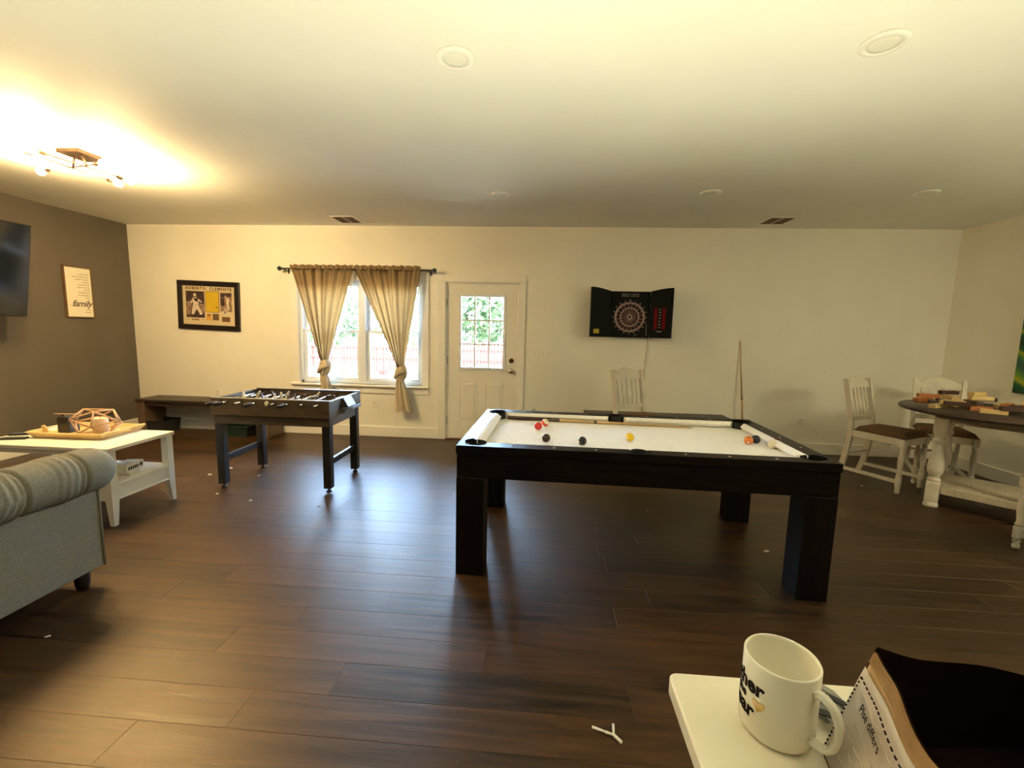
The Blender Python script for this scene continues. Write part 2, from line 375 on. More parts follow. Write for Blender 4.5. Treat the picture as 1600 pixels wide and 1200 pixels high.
while x < 4.5:
    x += .140; n += 1
    zt = .09 * math.sin(x * .25 + 1.2) + (.16 if x > -4.5 else 0)
    inst('picket', pk.data, fen, (x, FY, -.80 + zt + random.uniform(-.015, .015)))
for z in (-.45, .12, .55):
    B('fence_rail', fen, fence_m, -14.5, 4.5, FY - .05, FY - .013, z, z + .09)
for i in range(9): B('fence_post', fen, fence_m, -14.4 + i * 2.35, -14.3 + i * 2.35, FY + .013, FY + .11, -.9, .85)
def leafy(name, label, cat, loc, rx, ry, rz, n, size, mat, group, trunk=None):
    t = thing(name, label, cat, loc, group=group); bm = bmesh.new()
    for _ in range(n):
        while True:
            p = Vector((random.uniform(-1, 1), random.uniform(-1, 1), random.uniform(-1, 1)))
            if .25 < p.length < 1: break
        p = Vector((p.x * rx, p.y * ry, p.z * rz + rz)) + Vector((0, 0, trunk or 0))
        if p.z < .02: continue
        a = Vector((random.gauss(0, 1), random.gauss(0, 1), random.gauss(0, .6))).normalized(); b = a.orthogonal().normalized(); b.rotate(Matrix.Rotation(random.uniform(0, 6.3), 3, a)); s = size * random.uniform(.6, 1.3)
        q = a.cross(b)
        vs_ = [bm.verts.new(p + b * s * u + q * s * .42 * w) for u, w in ((-1, 0), (-.2, 1), (1, 0), (-.2, -1))]
        bm.faces.new(vs_)
    fo = obj('foliage', bm, mat, t); fo['kind'] = 'stuff'
    if trunk is not None:
        bm = bmesh.new(); tube(bm, [(0, 0, 0), (.05, .03, trunk), (-.06, 0, trunk + rz * .9)], [.16, .12, .05], 8); obj('trunk', bm, M('bark', (.10, .075, .05), .9, var=.4, scale=9, bump=.5), t)
    return t
g1 = leaf_mat('tree_leaf', (.014, .030, .012), (.05, .085, .03)); g2 = leaf_mat('light_leaf', (.035, .06, .02), (.10, .145, .05)); g3 = leaf_mat('shrub_leaf', (.03, .045, .018), (.08, .11, .045))
TR = 'trees beyond the fence'
leafy('tree', 'big-leaved green tree filling the panes of the back door', 'tree', (-2.85, 20.2, -.6), 1.75, 1.4, 1.9, 1900, .20, g1, TR, 1.2)
leafy('tree', 'green tree beyond the fence seen left of the window mullion', 'tree', (-10.2, 20.6, -.6), 1.8, 1.4, 1.5, 1500, .17, g1, TR, 1.0)
leafy('tree', 'loose tree beyond the fence seen right of the window mullion', 'tree', (-6.55, 20.4, -.6), 1.75, 1.4, 1.4, 1300, .16, g2, TR, 1.0)
for i, (x, y, r, lb) in enumerate(((-9.3, 16.2, .55, 'pale low shrub before the fence, left sash'), (-7.6, 16.6, .42, 'small shrub before the fence left of the mullion'), (-6.6, 15.8, .40, 'low shrub before the fence right of the mullion'), (-5.2, 16.4, .5, 'rounded shrub before the fence in the right sash'), (-2.2, 16.4, .6, 'leafy shrub below the lower door panes'), (-8.4, 14.6, .30, 'small plant in the yard left of the mullion'))):
    leafy('shrub', lb, 'shrub', (x, y, -.56), r * 1.5, r, r * .55, 420, .07, (g3, g2)[i % 2], 'shrubs along the fence')

# ================================================================== CEILING
bulb_m = emit('warm_filament_glow', (1.0, .70, .32), BULB)
def fixture(label, loc, rotz=0., group=None):
    t = thing('ceiling_light', label, 'ceiling light', loc, rotz, group)
    B('canopy', t, dkmetal_m, -.09, .09, -.11, .11, -.028, 0, bev=.004)
    zr = -.112
    for sx, sy_ in ((-.06, -.02), (.10, -.06)):
        bm = bmesh.new(); tube(bm, [(sx * .6, sy_, -.026), (sx, sy_, zr)], .007); obj('stem', bm, dkmetal_m, t)
    rods = [((-.07, -.30, zr), (-.06, .26, zr)), ((.06, -.31, zr - .006), (.12, .17, zr - .006)), ((-.36, .06, zr + .008), (.18, -.07, zr + .008))]
    for a, b in rods:
        a, b = Vector(a), Vector(b); bm = bmesh.new(); tube(bm, [a, b], .005, 8); rd = obj('arm_rod', bm, dkmetal_m, t)
        d = (b - a).normalized()
        for e, s in ((a, -1), (b, 1)):
            bm = bmesh.new(); tube(bm, [e - d * s * .005, e + d * s * .05], .013, 12); obj('socket', bm, dkmetal_m, rd)
            c = e + d * s * .085; bm = bmesh.new()
            tube(bm, [e + d * s * x for x in (.048, .06, .075, .092, .108, .118, .122)], [.011, .017, .026, .029, .024, .013, .004], 14); obj('bulb', bm, bulb_m, t)
    return t
fixture('bronze rod ceiling light with six glowing bulbs at the upper left', (-3.60, 3.36, H), 0)
def uplight(label, x, y):  # added fill lights, out of view, to brighten ceiling and walls
    t = thing('added_fill_can', label, 'floor lamp', (x, y, 0), 0, 'added fill uplight cans')
    bm = bmesh.new(); lathe(bm, [(.16, 0), (.16, .325), (.156, .33), (.152, .325), (.150, .185), (0, .18)], 36); obj('can', bm, black_m, t)
    bm = bmesh.new(); lathe(bm, [(.058, .187), (.058, .205), (.045, .212), (0, .214)], 32); obj('bulb', bm, emit('added_can_glow', (1.0, .94, .63), FILL_CAN), t)
    bm = bmesh.new(); tube(bm, [(.155, 0, .02), (.20, .02, .006), (.30, .05, .005), (.45, -.1, .005)], .004, 6); obj('power_lead', bm, blackmat_m, t)
uplight('black uplight can added for fill light, unseen on the floor at the right', 1.27, .83)
uplight('black uplight can added for fill light, unseen on the floor at the left', -1.0, .50)
t = thing('added_fill_lamp', 'unseen glowing-bowl lamp near the right wall, added for fill light', 'floor lamp', (4.38, 2.0, 0))  # added lamp, out of view, to brighten the right and back walls
bm = bmesh.new(); lathe(bm, [(.14, 0), (.14, .015), (.05, .03), (.014, .04), (.014, .05)], 32); obj('base', bm, dkmetal_m, t)
bm = bmesh.new(); tube(bm, [(0, 0, .045), (0, 0, 1.86)], .012, 12); obj('pole', bm, dkmetal_m, t)
bm = bmesh.new(); lathe(bm, [(.02, 1.855), (.08, 1.86), (.14, 1.90), (.165, 1.97), (.15, 2.03), (.08, 2.06), (0, 2.07)], 32); obj('glass_bowl', bm, emit('added_bowl_glow', (1.0, .90, .58), FILL_BOWL), t)
lens_m = M('frosted_lens', (.82, .80, .70), .5, var=.02)
RG = 'slim disc lights set in the ceiling'
for x, y, lb in ((-.462, 2.245, 'round white disc light on the ceiling, nearest one above the door side'), (1.415, 2.20, 'round disc light on the ceiling at the upper right'), (-.46, 4.382, 'small round ceiling disc light right of the window above the door'), (1.447, 4.335, 'small round ceiling disc light above the dartboard'), (3.283, 4.33, 'faint ceiling disc light near the right corner')):
    t = thing('recessed_light', lb, 'ceiling light', (x, y, H), 0, RG)
    bm = bmesh.new(); lathe(bm, [(.092, 0), (.092, -.006), (.086, -.012), (.064, -.014), (.062, -.010), (.062, 0)], 40); obj('trim_ring', bm, trim_m, t)
    bm = bmesh.new(); lathe(bm, [(.0618, -.002), (.0618, -.010), (.04, -.0118), (0, -.0125)], 40); obj('lens', bm, lens_m, t)
VG = 'two-bank vents in the ceiling'
for x, y, lb in ((-2.43, 5.41, 'white two-bank ceiling vent above the window'), (2.53, 5.35, 'white two-bank ceiling vent toward the right corner')):
    t = thing('ceiling_vent', lb, 'vent', (x, y, H), 0, VG); w, d = .145, .165
    bm = bmesh.new()
    for q in ((-w, w, -d, -d + .025), (-w, w, d - .025, d), (-w, -w + .022, -d, d), (w - .022, w, -d, d), (-.01, .01, -d, d)): bx(bm, q[0], q[1], q[2], q[3], -.008, 0, bev=.002)
    obj('vent_frame', bm, trim_m, t); B('vent_back', t, M('vent_shadow', (.03, .02, .015), .9), -w + .02, w - .02, -d + .02, d - .02, -.002, -.0005)
    for i in range(10):
        yy = -d + .035 + i * .0285
        bm = bmesh.new(); prism(bm, [(yy, -.003), (yy + .004, -.003), (yy + .012, -.009), (yy + .008, -.009)], -w + .02, w - .02, 'x'); obj('louvre', bm, M('louvre_brown', (.16, .10, .06), .6), t)

# ================================================================== LEFT WALL
t = thing('television', 'large wall-mounted flat television reflecting the window', 'television', (-5.168, 3.352, 1.93))
t.rotation_euler = (0, math.radians(10.5), math.radians(-3.8))
TVW, TVH = 1.60, .90
bm = bmesh.new(); bx(bm, -.035, 0, -TVW / 2, TVW / 2, -TVH / 2, TVH / 2, bev=.006, seg=2); obj('housing', bm, black_m, t)
scr = M('dark_screen', (.004, .004, .004), .10, var=.05, spec=1.0)
B('screen', t, scr, .0005, .0025, -TVW / 2 + .009, TVW / 2 - .009, -TVH / 2 + .018, TVH / 2 - .009)
B('bezel_bar', t, black_m, .0003, .004, -TVW / 2 + .004, TVW / 2 - .004, -TVH / 2 + .003, -TVH / 2 + .017, bev=.001)
B('wall_mount', t, blackmat_m, -.35, -.03, -.16, .16, -.10, .08, bev=.01)
t = thing('wall_sign', 'tall white family sign in a thin wooden frame on the taupe wall', 'sign', (XL, 5.035, 1.795))
B('sign_board', t, M('sign_face', (.86, .80, .64), .6, var=.02), .002, .018, -.150, .150, -.288, .288)
bm = bmesh.new()
for q in ((-.165, -.150, -.303, .303), (.150, .165, -.303, .303), (-.150, .150, -.303, -.288), (-.150, .150, .288, .303)): bx(bm, 0, .028, q[0], q[1], q[2], q[3], bev=.002)
obj('sign_frame', bm, wood('sign_frame_wood', (.10, .05, .02), (.20, .11, .05), .6), t)
ink = M('brown_ink', (.10, .075, .05), .8, var=.1)
rw = (PI / 2, 0, PI / 2)
text_mesh('family_lettering', 'family', .108, ink, t, (.019, .020, -.135), rw, .0006, .001, .35, space=.92)
lines = (('We may', .9), ('not have it all', 1)); random.seed(3)
bm = bmesh.new()
for i in range(10):
    z = .215 - i * .031; w = (.12, .19, .16, .08, .12, .14, .07, .13, .13, .05)[i]; y = .125 - w
    while y < .125:
        d = random.uniform(.012, .035); bx(bm, .018, .0187, y, min(y + d, .126), z - .005, z + .005); y += d + .009
for z, w in ((-.205, .05), (-.235, .07)): bx(bm, .018, .0187, .12 - w, .12, z - .004, z + .004)
bx(bm, .018, .0187, -.13, -.09, -.15, -.146)
obj('printed_lines', bm, M('faint_ink', (.42, .36, .26), .8), t)['kind'] = 'stuff'

# ================================================================== BACK WALL THINGS
t = thing('framed_picture', 'dark framed baseball memorabilia picture on the cream wall', 'picture', (-4.503, D, 1.694)); t.rotation_euler = (0, math.radians(1.6), 0)
fw, fh = .868, .645
bm = bmesh.new()
for q in ((-fw / 2, fw / 2, -fh / 2, -fh / 2 + .066), (-fw / 2, fw / 2, fh / 2 - .066, fh / 2), (-fw / 2, -fw / 2 + .066, -fh / 2 + .066, fh / 2 - .066), (fw / 2 - .066, fw / 2, -fh / 2 + .066, fh / 2 - .066)): bx(bm, q[0], q[1], -.034, -.002, q[2], q[3], bev=.006, seg=2)
obj('picture_frame', bm, M('dark_frame', (.012, .007, .005), .35, var=.2), t)
B('mat_board', t, M('cream_mat', (.66, .55, .37), .7, var=.03), -.37, .37, -.014, -.004, -.26, .26)
y_ = -.0145; dk = M('photo_dark', (.045, .022, .02), .5, var=.7, scale=22); ph_w = M('photo_white', (.68, .58, .47), .6, var=.2, scale=30); ph_m = M('photo_mid', (.30, .19, .13), .6, var=.6, scale=25)
yel = M('gold_print', (.62, .42, .02), .6, var=.05); oran = M('orange_print', (.62, .33, .05), .6, var=.2, scale=40)
text_mesh('name_lettering', 'ROBERTO  CLEMENTE', .052, M('brown_letter', (.12, .07, .03), .7), t, (0, y_ - .001, .222), (PI / 2, 0, 0), .0005, .0022, space=1.3)
def flat(name, mat, x0, x1, z0, z1, d=0., par=None): return B(name, par or t, mat, x0, x1, y_ - .0018 - d, y_ - d, z0, z1)
p1 = flat('photo_print', dk, -.322, -.062, -.165, .185)
bm = bmesh.new()   # batter in white uniform: torso, legs, arms, bat
for pts in ([(-.225, .10), (-.17, .105), (-.14, .03), (-.155, 0), (-.22, .005)], [(-.225, .01), (-.15, .01), (-.09, -.12), (-.125, -.125), (-.175, -.05), (-.215, -.125), (-.25, -.12)], [(-.15, .085), (-.09, .045), (-.095, .03), (-.16, .06)], [(-.225, .09), (-.26, .03), (-.245, .02), (-.205, .07)]): prism(bm, pts, y_ - .0032, y_ - .0017, 'y')
lathe(bm, [(.022, -.0005), (.022, .0005)], 14, (-.195, y_ - .0025, .135), 'y'); obj('ballplayer_print', bm, ph_w, p1)
bm = bmesh.new(); prism(bm, [(-.10, .05), (-.065, .02), (-.068, .012), (-.105, .04)], y_ - .0036, y_ - .0018, 'y'); prism(bm, [(-.215, .09), (-.16, .095), (-.15, .045), (-.19, .05)], y_ - .0036, y_ - .0018, 'y'); obj('bat_print', bm, dk, p1)
bm = bmesh.new(); prism(bm, [(-.32, .04), (-.25, .055), (-.24, -.03), (-.275, -.14), (-.32, -.12)], y_ - .0024, y_ - .0012, 'y'); prism(bm, [(-.14, .02), (-.064, .02), (-.064, -.10), (-.10, -.11)], y_ - .0024, y_ - .0012, 'y'); obj('crowd_print', bm, ph_m, p1)
flat('stat_panel_border', dk, -.048, .145, -.087, .192); flat('stat_panel', yel, -.042, .139, -.082, .187, .001)
B('stat_mark', t, dk, .098, .128, y_ - .0045, y_ - .0025, -.022, -.012)
p2 = flat('photo_print', ph_m, .162, .322, -.07, .182)
bm = bmesh.new()
for pts in ([(.245, .10), (.275, .11), (.29, .09), (.27, .02), (.25, .02)], [(.25, .03), (.275, .03), (.29, -.05), (.265, -.05)], [(.245, .10), (.225, .14), (.235, .145), (.255, .11)]): prism(bm, pts, y_ - .0032, y_ - .0017, 'y')
obj('ballplayer_print', bm, ph_w, p2)
bm = bmesh.new(); prism(bm, [(.165, .17), (.32, .175), (.32, .13), (.165, .12)], y_ - .0027, y_ - .0014, 'y'); prism(bm, [(.165, .11), (.215, .11), (.22, .01), (.165, .01)], y_ - .0027, y_ - .0014, 'y'); obj('dark_print', bm, dk, p2)
flat('team_patch', oran, -.040, .030, -.195, -.105); bm = bmesh.new(); prism(bm, [(-.03, -.13), (-.005, -.115), (.02, -.13), (.012, -.14), (-.005, -.128), (-.02, -.14)], y_ - .003, y_ - .0016, 'y'); obj('patch_mark', bm, dk, t)
flat('cloth_swatch', M('swatch_brown', (.13, .08, .03), .9, var=.2, scale=200), .050, .135, -.19, -.105)
flat('plaque', M('plaque_bronze', (.16, .08, .03), .6), .180, .292, -.205, -.14)
bm = bmesh.new(); lathe(bm, [(.032, 0), (.032, .0025)], 20, (.232, y_ - .002, -.075), 'y'); obj('number_disc', bm, ph_w, t)
text_mesh('number_lettering', '21', .04, dk, t, (.232, y_ - .0055, -.078), (PI / 2, 0, 0), .0005, .002)
bm = bmesh.new(); bx(bm, -.325, -.265, y_ - .002, y_, -.193, -.189); bx(bm, -.12, -.06, y_ - .002, y_, -.193, -.189)
for i in range(5): bx(bm, -.245 + i * .021, -.229 + i * .021, y_ - .002, y_, -.202, -.18)
obj('caption_print', bm, M('caption_brown', (.22, .13, .05), .7), t)

# curtains -------------------------------------------------------------
cy = D - .095
t = thing('curtain_rod', 'black curtain rod with ball finials above the window', 'curtain rod', (0, 0, 0))
bm = bmesh.new(); tube(bm, [(-3.41, cy, 2.185), (-1.455, cy, 2.185)], .0095, 12); obj('rod', bm, black_m, t)
for x, s in ((-3.41, -1), (-1.455, 1)):
    bm = bmesh.new(); lathe(bm, [(.010, 0), (.016, .006), (.010, .012), (.020, .02), (.029, .035), (.029, .045), (.020, .06), (0, .066)], 16, axis='x'); obj('finial', bm, black_m, t, (x, cy, 2.185), (0, 0, 0 if s > 0 else PI))
    bm = bmesh.new(); tube(bm, [(x - s * .03, D - .002, 2.165), (x - s * .03, cy - .006, 2.165)], .006, 8); bx(bm, x - s * .03 - .012, x - s * .03 + .012, D - .006, D, 2.13, 2.19, bev=.002); lathe(bm, [(.014, -.006), (.014, .006)], 12, (x - s * .03, cy, 2.18), 'x'); obj('bracket', bm, black_m, t)
def curtain(label, xa, xb, xk, zk, ztail, seed, tailw):
    rnd = random.Random(seed); ph = [rnd.uniform(0, 6.28) for _ in range(5)]
    t = thing('curtain', label, 'curtain', (0, 0, 0), group='tan curtains knotted at the bottom')
    ztop = 2.205; nf = 6.4
    def body(u, v, lin=0.):
        s = v ** 1.18                                           # 0 top .. 1 knot
        half_l, half_r = (xk - xa), (xb - xk)
        k = (1 - s) ** (.98) * (1 - .94 * 0) + .045
        x0 = xk - half_l * ((1 - v) ** 1.02) - .045 * v; x1 = xk + half_r * ((1 - v) ** 1.02) + .045 * v
        x = x0 + (x1 - x0) * u
        amp = .022 * (1 - .3 * v) + .01 * math.sin(3.1 * u + ph[0])
        y = cy - .004 + amp * (.75 * math.sin(2 * PI * nf * u + ph[1] + 2.2 * math.sin(4 * u + ph[2])) + .35 * math.sin(2 * PI * 13 * u + ph[4])) - .035 * math.sin(PI * min(1, v * 1.0)) * math.sin(PI * u) + lin
        x += .006 * math.sin(2 * PI * nf * u * 1.0 + ph[3])
        return Vector((x, min(y, D - .022), ztop - .015 + (zk + .09 - ztop + .015) * v - .02 * v * math.sin(PI * u)))
    bm = bmesh.new(); grid(bm, lambda u, v: body(u, v), 110, 26)
    bmesh.ops.solidify(bm, geom=bm.faces[:], thickness=.003); cl = obj('drape', bm, tan_m, t)
    # header ruffle around the rod
    bm = bmesh.new()
    def hd(u, v):
        x = xa + (xb - xa) * u; a = v * 2 * PI
        r = .017 + .003 * math.sin(2 * PI * 14 * u + ph[0])
        if v <= .5: return Vector((x, cy + .018 * math.cos(PI * v * 2) * (1) + .004 * math.sin(88 * u), 2.185 - .02 + .04 * math.sin(PI * v)))
        w = (v - .5) * 2
        return Vector((x, cy - .018 + .012 * math.sin(2 * PI * 15 * u + ph[2]) * w, 2.185 + .05 * w + .006 * math.sin(2 * PI * 9 * u + ph[4]) * w - .02 * (1 - w)))
    grid(bm, hd, 110, 12); bmesh.ops.solidify(bm, geom=bm.faces[:], thickness=.003); obj('header_ruffle', bm, tan_m, t)
    # white lining turned out along the right edge
    bm = bmesh.new()
    def lin(u, v):
        p = body(1, v, .006); q = Vector((p.x + .055 * math.sin(PI * min(1, v * 1.05)) * u + .004 * u, p.y + .012 + .010 * math.sin(9 * u), p.z)); q.y = min(q.y, D - .018); return q
    grid(bm, lin, 5, 24); bmesh.ops.solidify(bm, geom=bm.faces[:], thickness=.002); obj('lining', bm, lining_m, t)
    # knot: wrapped folds
    bm = bmesh.new()
    def kn(u, v):
        a = 2 * PI * u; r = .048 + .028 * math.sin(PI * v) + .007 * math.sin(5 * a + 7 * v + ph[2]) + .004 * math.sin(11 * a + ph[1])
        return Vector((xk + .02 * math.sin(PI * v) + r * math.cos(a), cy - .02 + .8 * r * math.sin(a), zk + .11 - .20 * v + .018 * math.sin(a + ph[3])))
    grid(bm, kn, 48, 12, closed_u=True); ko = obj('knot', bm, M('pale_curtain', (.56, .47, .33), .85, var=.07, scale=40, bump=.15, bscale=300, spec=.2), t)
    bm = bmesh.new(); tube(bm, [(xk - .06 + .13 * s, cy - .055 - .03 * math.sin(PI * s), zk - .05 + .10 * s + .02 * math.sin(4 * s)) for s in [i / 8 for i in range(9)]], [.018, .024, .028, .03, .03, .028, .026, .022, .016], 10); obj('knot_wrap', bm, MATS['pale_curtain'], ko)
    bm = bmesh.new()
    def tl(u, v):
        a = 2 * PI * u; w = .045 + (tailw - .045) * v ** .8
        return Vector((xk - .005 + .045 * v + w * math.cos(a) * (1 + .10 * math.sin(6 * a)), cy - .015 + (.035 + .012 * v) * math.sin(a) * (1 + .35 * math.sin(7 * a + ph[0])), zk - .07 + (ztail - zk + .07) * v + .015 * v * math.sin(3 * a)))
    grid(bm, tl, 64, 12, closed_u=True); obj('tail', bm, MATS['pale_curtain'], t)
    return t
curtain('tan curtain knotted over the left sash, its end behind the foosball table', -3.295, -2.458, -2.885, .905, .56, 1, .075)
curtain('tan curtain knotted over the right sash, its tail hanging below the sill', -2.455, -1.59, -1.865, .865, .375, 2, .105)

def plate(name, label, x, z, w, h, kind):
    t = thing(name, label, 'switch' if kind == 'sw' else 'outlet', (x, D, z), 0, None if kind == 'sw' else 'wall outlets')
    bm = bmesh.new(); bx(bm, -w / 2, w / 2, -.007, 0, -h / 2, h / 2, bev=.003, seg=2); obj('cover_plate', bm, trim_m, t)
    if kind == 'sw':
        for i in range(4):
            bm = bmesh.new(); xx = -w / 2 + w * (i + .5) / 4
            prism(bm, [(-.0065, -.033), (-.011, -.033 if i < 2 else -.02), (-.0085, .033), (-.0065, .033)], xx - .015, xx + .015, 'x'); obj('rocker', bm, white_m, t)
    else:
        B('receptacle', t, white_m, -w * .3, w * .3, -.010, -.0065, -h * .36, h * .36, bev=.002)
        for s in (-1, 1):
            for q in (-1, 1): B('slot', t, blackmat_m, q * .008 - .0015, q * .008 + .0015, -.0106, -.0099, s * h * .2 - .006, s * h * .2 + .006)
plate('light_switch', 'four-gang light switch plate right of the back door', -.047, 1.17, .218, .122, 'sw')
plate('wall_outlet', 'square outlet plate on the wall right of the pool table', 3.214, .404, .15, .12, 'out')
plate('wall_outlet', 'outlet plate under the window sill', -2.251, .426, .082, .125, 'out')
plate('wall_outlet', 'outlet plate low on the wall above the left bench', -4.46, .52, .082, .10, 'out')

# dartboard --------------------------------------------------------------
t = thing('dartboard_cabinet', 'black electronic dartboard cabinet with open doors on the back wall', 'dartboard', (1.03, D - .002, 1.687))
bm = bmesh.new(); bx(bm, -.243, .243, -.075, 0, -.281, .281, bev=.008, seg=2); cab = obj('cabinet', bm, M('black_cabinet', (.006, .006, .006), .6, var=.2, spec=.12), t)
yb = -.0755
bm = bmesh.new(); lathe(bm, [(.185, 0), (.185, -.005), (0, -.006)], 48, (0, yb, -.032), 'y'); bd = obj('target_face', bm, black_m, t)
red = M('dark_red_segment', (.05, .006, .008), .6, var=.2, spec=.2); blk = M('black_segment', (.008, .007, .008), .6, spec=.2); pink = M('pale_spider', (.62, .44, .42), .5, var=.08)
def wedge(r0, r1, i, mat):
    bm = bmesh.new(); a0, a1 = (i - .5) * PI / 10 + .012, (i + .5) * PI / 10 - .012; n = 3
    pts = [(r0 * math.sin(a0 + (a1 - a0) * k / n), r0 * math.cos(a0 + (a1 - a0) * k / n)) for k in range(n + 1)] + [(r1 * math.sin(a1 - (a1 - a0) * k / n), r1 * math.cos(a1 - (a1 - a0) * k / n)) for k in range(n + 1)]
    prism(bm, pts, -.0022, 0, 'y'); obj('segment', bm, mat, bd, (0, yb - .0062, -.032))
for i in range(20):
    wedge(.030, .104, i, red if i % 2 else blk); wedge(.119, .160, i, blk if i % 2 else red)
bm = bmesh.new()
for r, w in ((.181, .003), (.171, .002), (.164, .002), (.115, .0022), (.107, .0022), (.021, .004)):
    tube(bm, [(r * math.sin(k * PI / 24), -.009, r * math.cos(k * PI / 24)) for k in range(48)], w, 6, closed=True)
for i in range(20):
    a = (i + .5) * PI / 10; tube(bm, [(.024 * math.sin(a), -.009, .024 * math.cos(a)), (.180 * math.sin(a), -.009, .180 * math.cos(a))], .0019, 4)
obj('spider', bm, pink, bd, (0, yb, -.032))
bm = bmesh.new(); lathe(bm, [(.013, -.010), (0, -.011)], 16, axis='y'); lathe(bm, [(.013, 0), (.013, -.010)], 16, (0, 0, 0), 'y'); obj('bullseye', bm, blk, bd, (0, yb - .002, -.032))
lt = M('grey_print', (.42, .40, .36), .6)
for i, nmb in enumerate((20, 1, 18, 4, 13, 6, 10, 15, 2, 17, 3, 19, 7, 16, 8, 11, 14, 9, 12, 5)):
    a = i * PI / 10; text_mesh('number_lettering', str(nmb), .024, lt, t, (.203 * math.sin(a), yb - .001, -.032 + .203 * math.cos(a)), (PI / 2, 0, 0), .0004, .0005)
bm = bmesh.new()
for zz, sc in ((.248, 1.), (.226, 1.)):
    x = -.105
    while x < .10:
        d = random.uniform(.008, .02); bx(bm, x, x + d, yb - .001, yb, zz - .006 * sc, zz + .006 * sc); x += d + .005
        if abs(x + .01) < .012: x += .014
for i in range(7): bx(bm, .205, .218, yb - .001, yb, -.255 + i * .02, -.242 + i * .02)
prism(bm, [(.065, -.262), (.072, -.268), (.10, -.24), (.095, -.236)], yb - .001, yb, 'y')
obj('printed_marks', bm, M('dim_print', (.20, .19, .17), .6), t)['kind'] = 'stuff'
def dart_door(s):
    w = .268
    bm = bmesh.new(); n = 8
    pts = [(s * .004, -.281)] + [(s * w, -.281)] + [(s * (w - (w - .004) * k / n), .281 + .040 * math.sin(PI / 2 * (1 - k / n))) for k in range(n + 1)]
    prism(bm, pts, -.030, 0, 'y', bev=.002); e = obj('cabinet_door', bm, MATS['black_cabinet'], t, (s * .247, -.072, 0), (0, 0, s * math.radians(-22)))
    if s < 0: B('yellow_label', e, M('yellow_label', (.62, .48, .03), .6, var=.06), s * w + .042, s * w + .118, -.0315, -.030, -.238, -.185)
    else:
        for x in (.075, .170):
            B('score_display', e, M('red_display', (.14, .004, .008), .5, var=.12, scale=30, spec=.1), x - .020, x + .020, -.032, -.030, -.175, .085, bev=.001)
        bm = bmesh.new()
        for i in range(7): bx(bm, .114, .132, -.0315, -.030, .060 - i * .036, .073 - i * .036)
        bx(bm, .09, .155, -.0315, -.030, -.207, -.196); obj('printed_marks', bm, M('dim_print2', (.30, .27, .25), .6), e)['kind'] = 'stuff'
    for z in (-.2, .2):
        bm = bmesh.new(); tube(bm, [(0, -.004, z - .03), (0, -.004, z + .03)], .006, 8); obj('hinge', bm, blackmat_m, e)
dart_door(-1); dart_door(1)
bm = bmesh.new(); tube(bm, [(1.275, D - .012, 1.41), (1.279, D - .012, 1.3), (1.268, D - .012, 1.12), (1.262, D - .012, 1.0), (1.268, D - .012, .8), (1.262, D - .014, .6), (1.235, D - .02, .5)], .0035, 6)
tag(obj('power_cord', bm, M('tan_cord', (.42, .34, .2), .6)), 'thin cord hanging down the wall from the dartboard', 'cord')

def cue(name, label, a, b):
    a, b = Vector(a), Vector(b); L = (b - a).length; t = thing(name, label, 'cue', a); t.rotation_mode = 'QUATERNION'; t.rotation_quaternion = (b - a).to_track_quat('Z', 'Y')
    f = L / 1.45
    bm = bmesh.new(); lathe(bm, [(.012, 0), (.0145, .006 * f), (.0142, .1 * f), (.0125, .42 * f)], 14); obj('butt', bm, wood('cue_butt', (.02, .008, .005), (.09, .035, .018), .25, 6, (10, 10, 1), 0), t)
    bm = bmesh.new(); lathe(bm, [(.0125, .42 * f), (.0112, .70 * f)], 14); obj('forearm', bm, wood('cue_maple', (.44, .28, .12), (.58, .40, .2), .3, 6, (10, 10, 1), 0), t)
    bm = bmesh.new(); lathe(bm, [(.0118, .695 * f), (.0118, .712 * f)], 14); obj('joint_collar', bm, black_m, t)
    bm = bmesh.new(); lathe(bm, [(.0110, .712 * f), (.0068, 1.425 * f)], 14); obj('shaft', bm, MATS['cue_maple'], t)
    bm = bmesh.new(); lathe(bm, [(.0066, 1.425 * f), (.0066, 1.443 * f), (.005, 1.45 * f), (0, 1.452 * f)], 14); obj('tip', bm, white_m, t)
    return t
cue('pool_cue', 'pool cue leaning upright against the back wall', (2.50, 5.60, .003), (2.405, D - .012, 1.405))

# ================================================================== POOL TABLE
PT = thing('pool_table', 'black pool table with pale felt and thick square legs', 'pool table', (.575, 3.078, 0), math.radians(-1.5))
L2, W2, RT = 1.06, .60, .80
railw = .095; ix, iy = L2 - railw, W2 - railw; pr = .062
pc = L2 - .105, W2 - .105                           # pocket centres at the corners
def arc(cx, cy_, r, a0, a1, n=10): return [(cx + r * math.cos(a0 + (a1 - a0) * i / n), cy_ + r * math.sin(a0 + (a1 - a0) * i / n)) for i in range(n + 1)]
def long_rail(s):
    # pieces built for s=+1 (far side), mirrored in y for the near side
    c = pc; r = pr
    def corner(sx):  # arc from the mitre line to the inner edge
        cx, cy_ = sx * c[0], c[1]
        a0 = PI / 4 if sx > 0 else 3 * PI / 4; dy = (iy - cy_) / r; a1 = PI - math.asin(max(-1, min(1, dy))) if sx > 0 else math.asin(max(-1, min(1, dy)))
        return arc(cx, cy_, r, a0, a1, 8)
    m = .055; ym = W2 - .072
    d = math.asin((iy - ym) / m)
    mid = arc(0, ym, m, d, PI - d, 10)
    pts = [(-L2, W2), (L2, W2)] + corner(1) + mid + corner(-1)[::-1]
    pts = [(x, s * y) for x, y in pts]
    bm = bmesh.new(); prism(bm, pts, .752, RT, 'z'); return obj('long_rail', bm, espresso_m, PT)
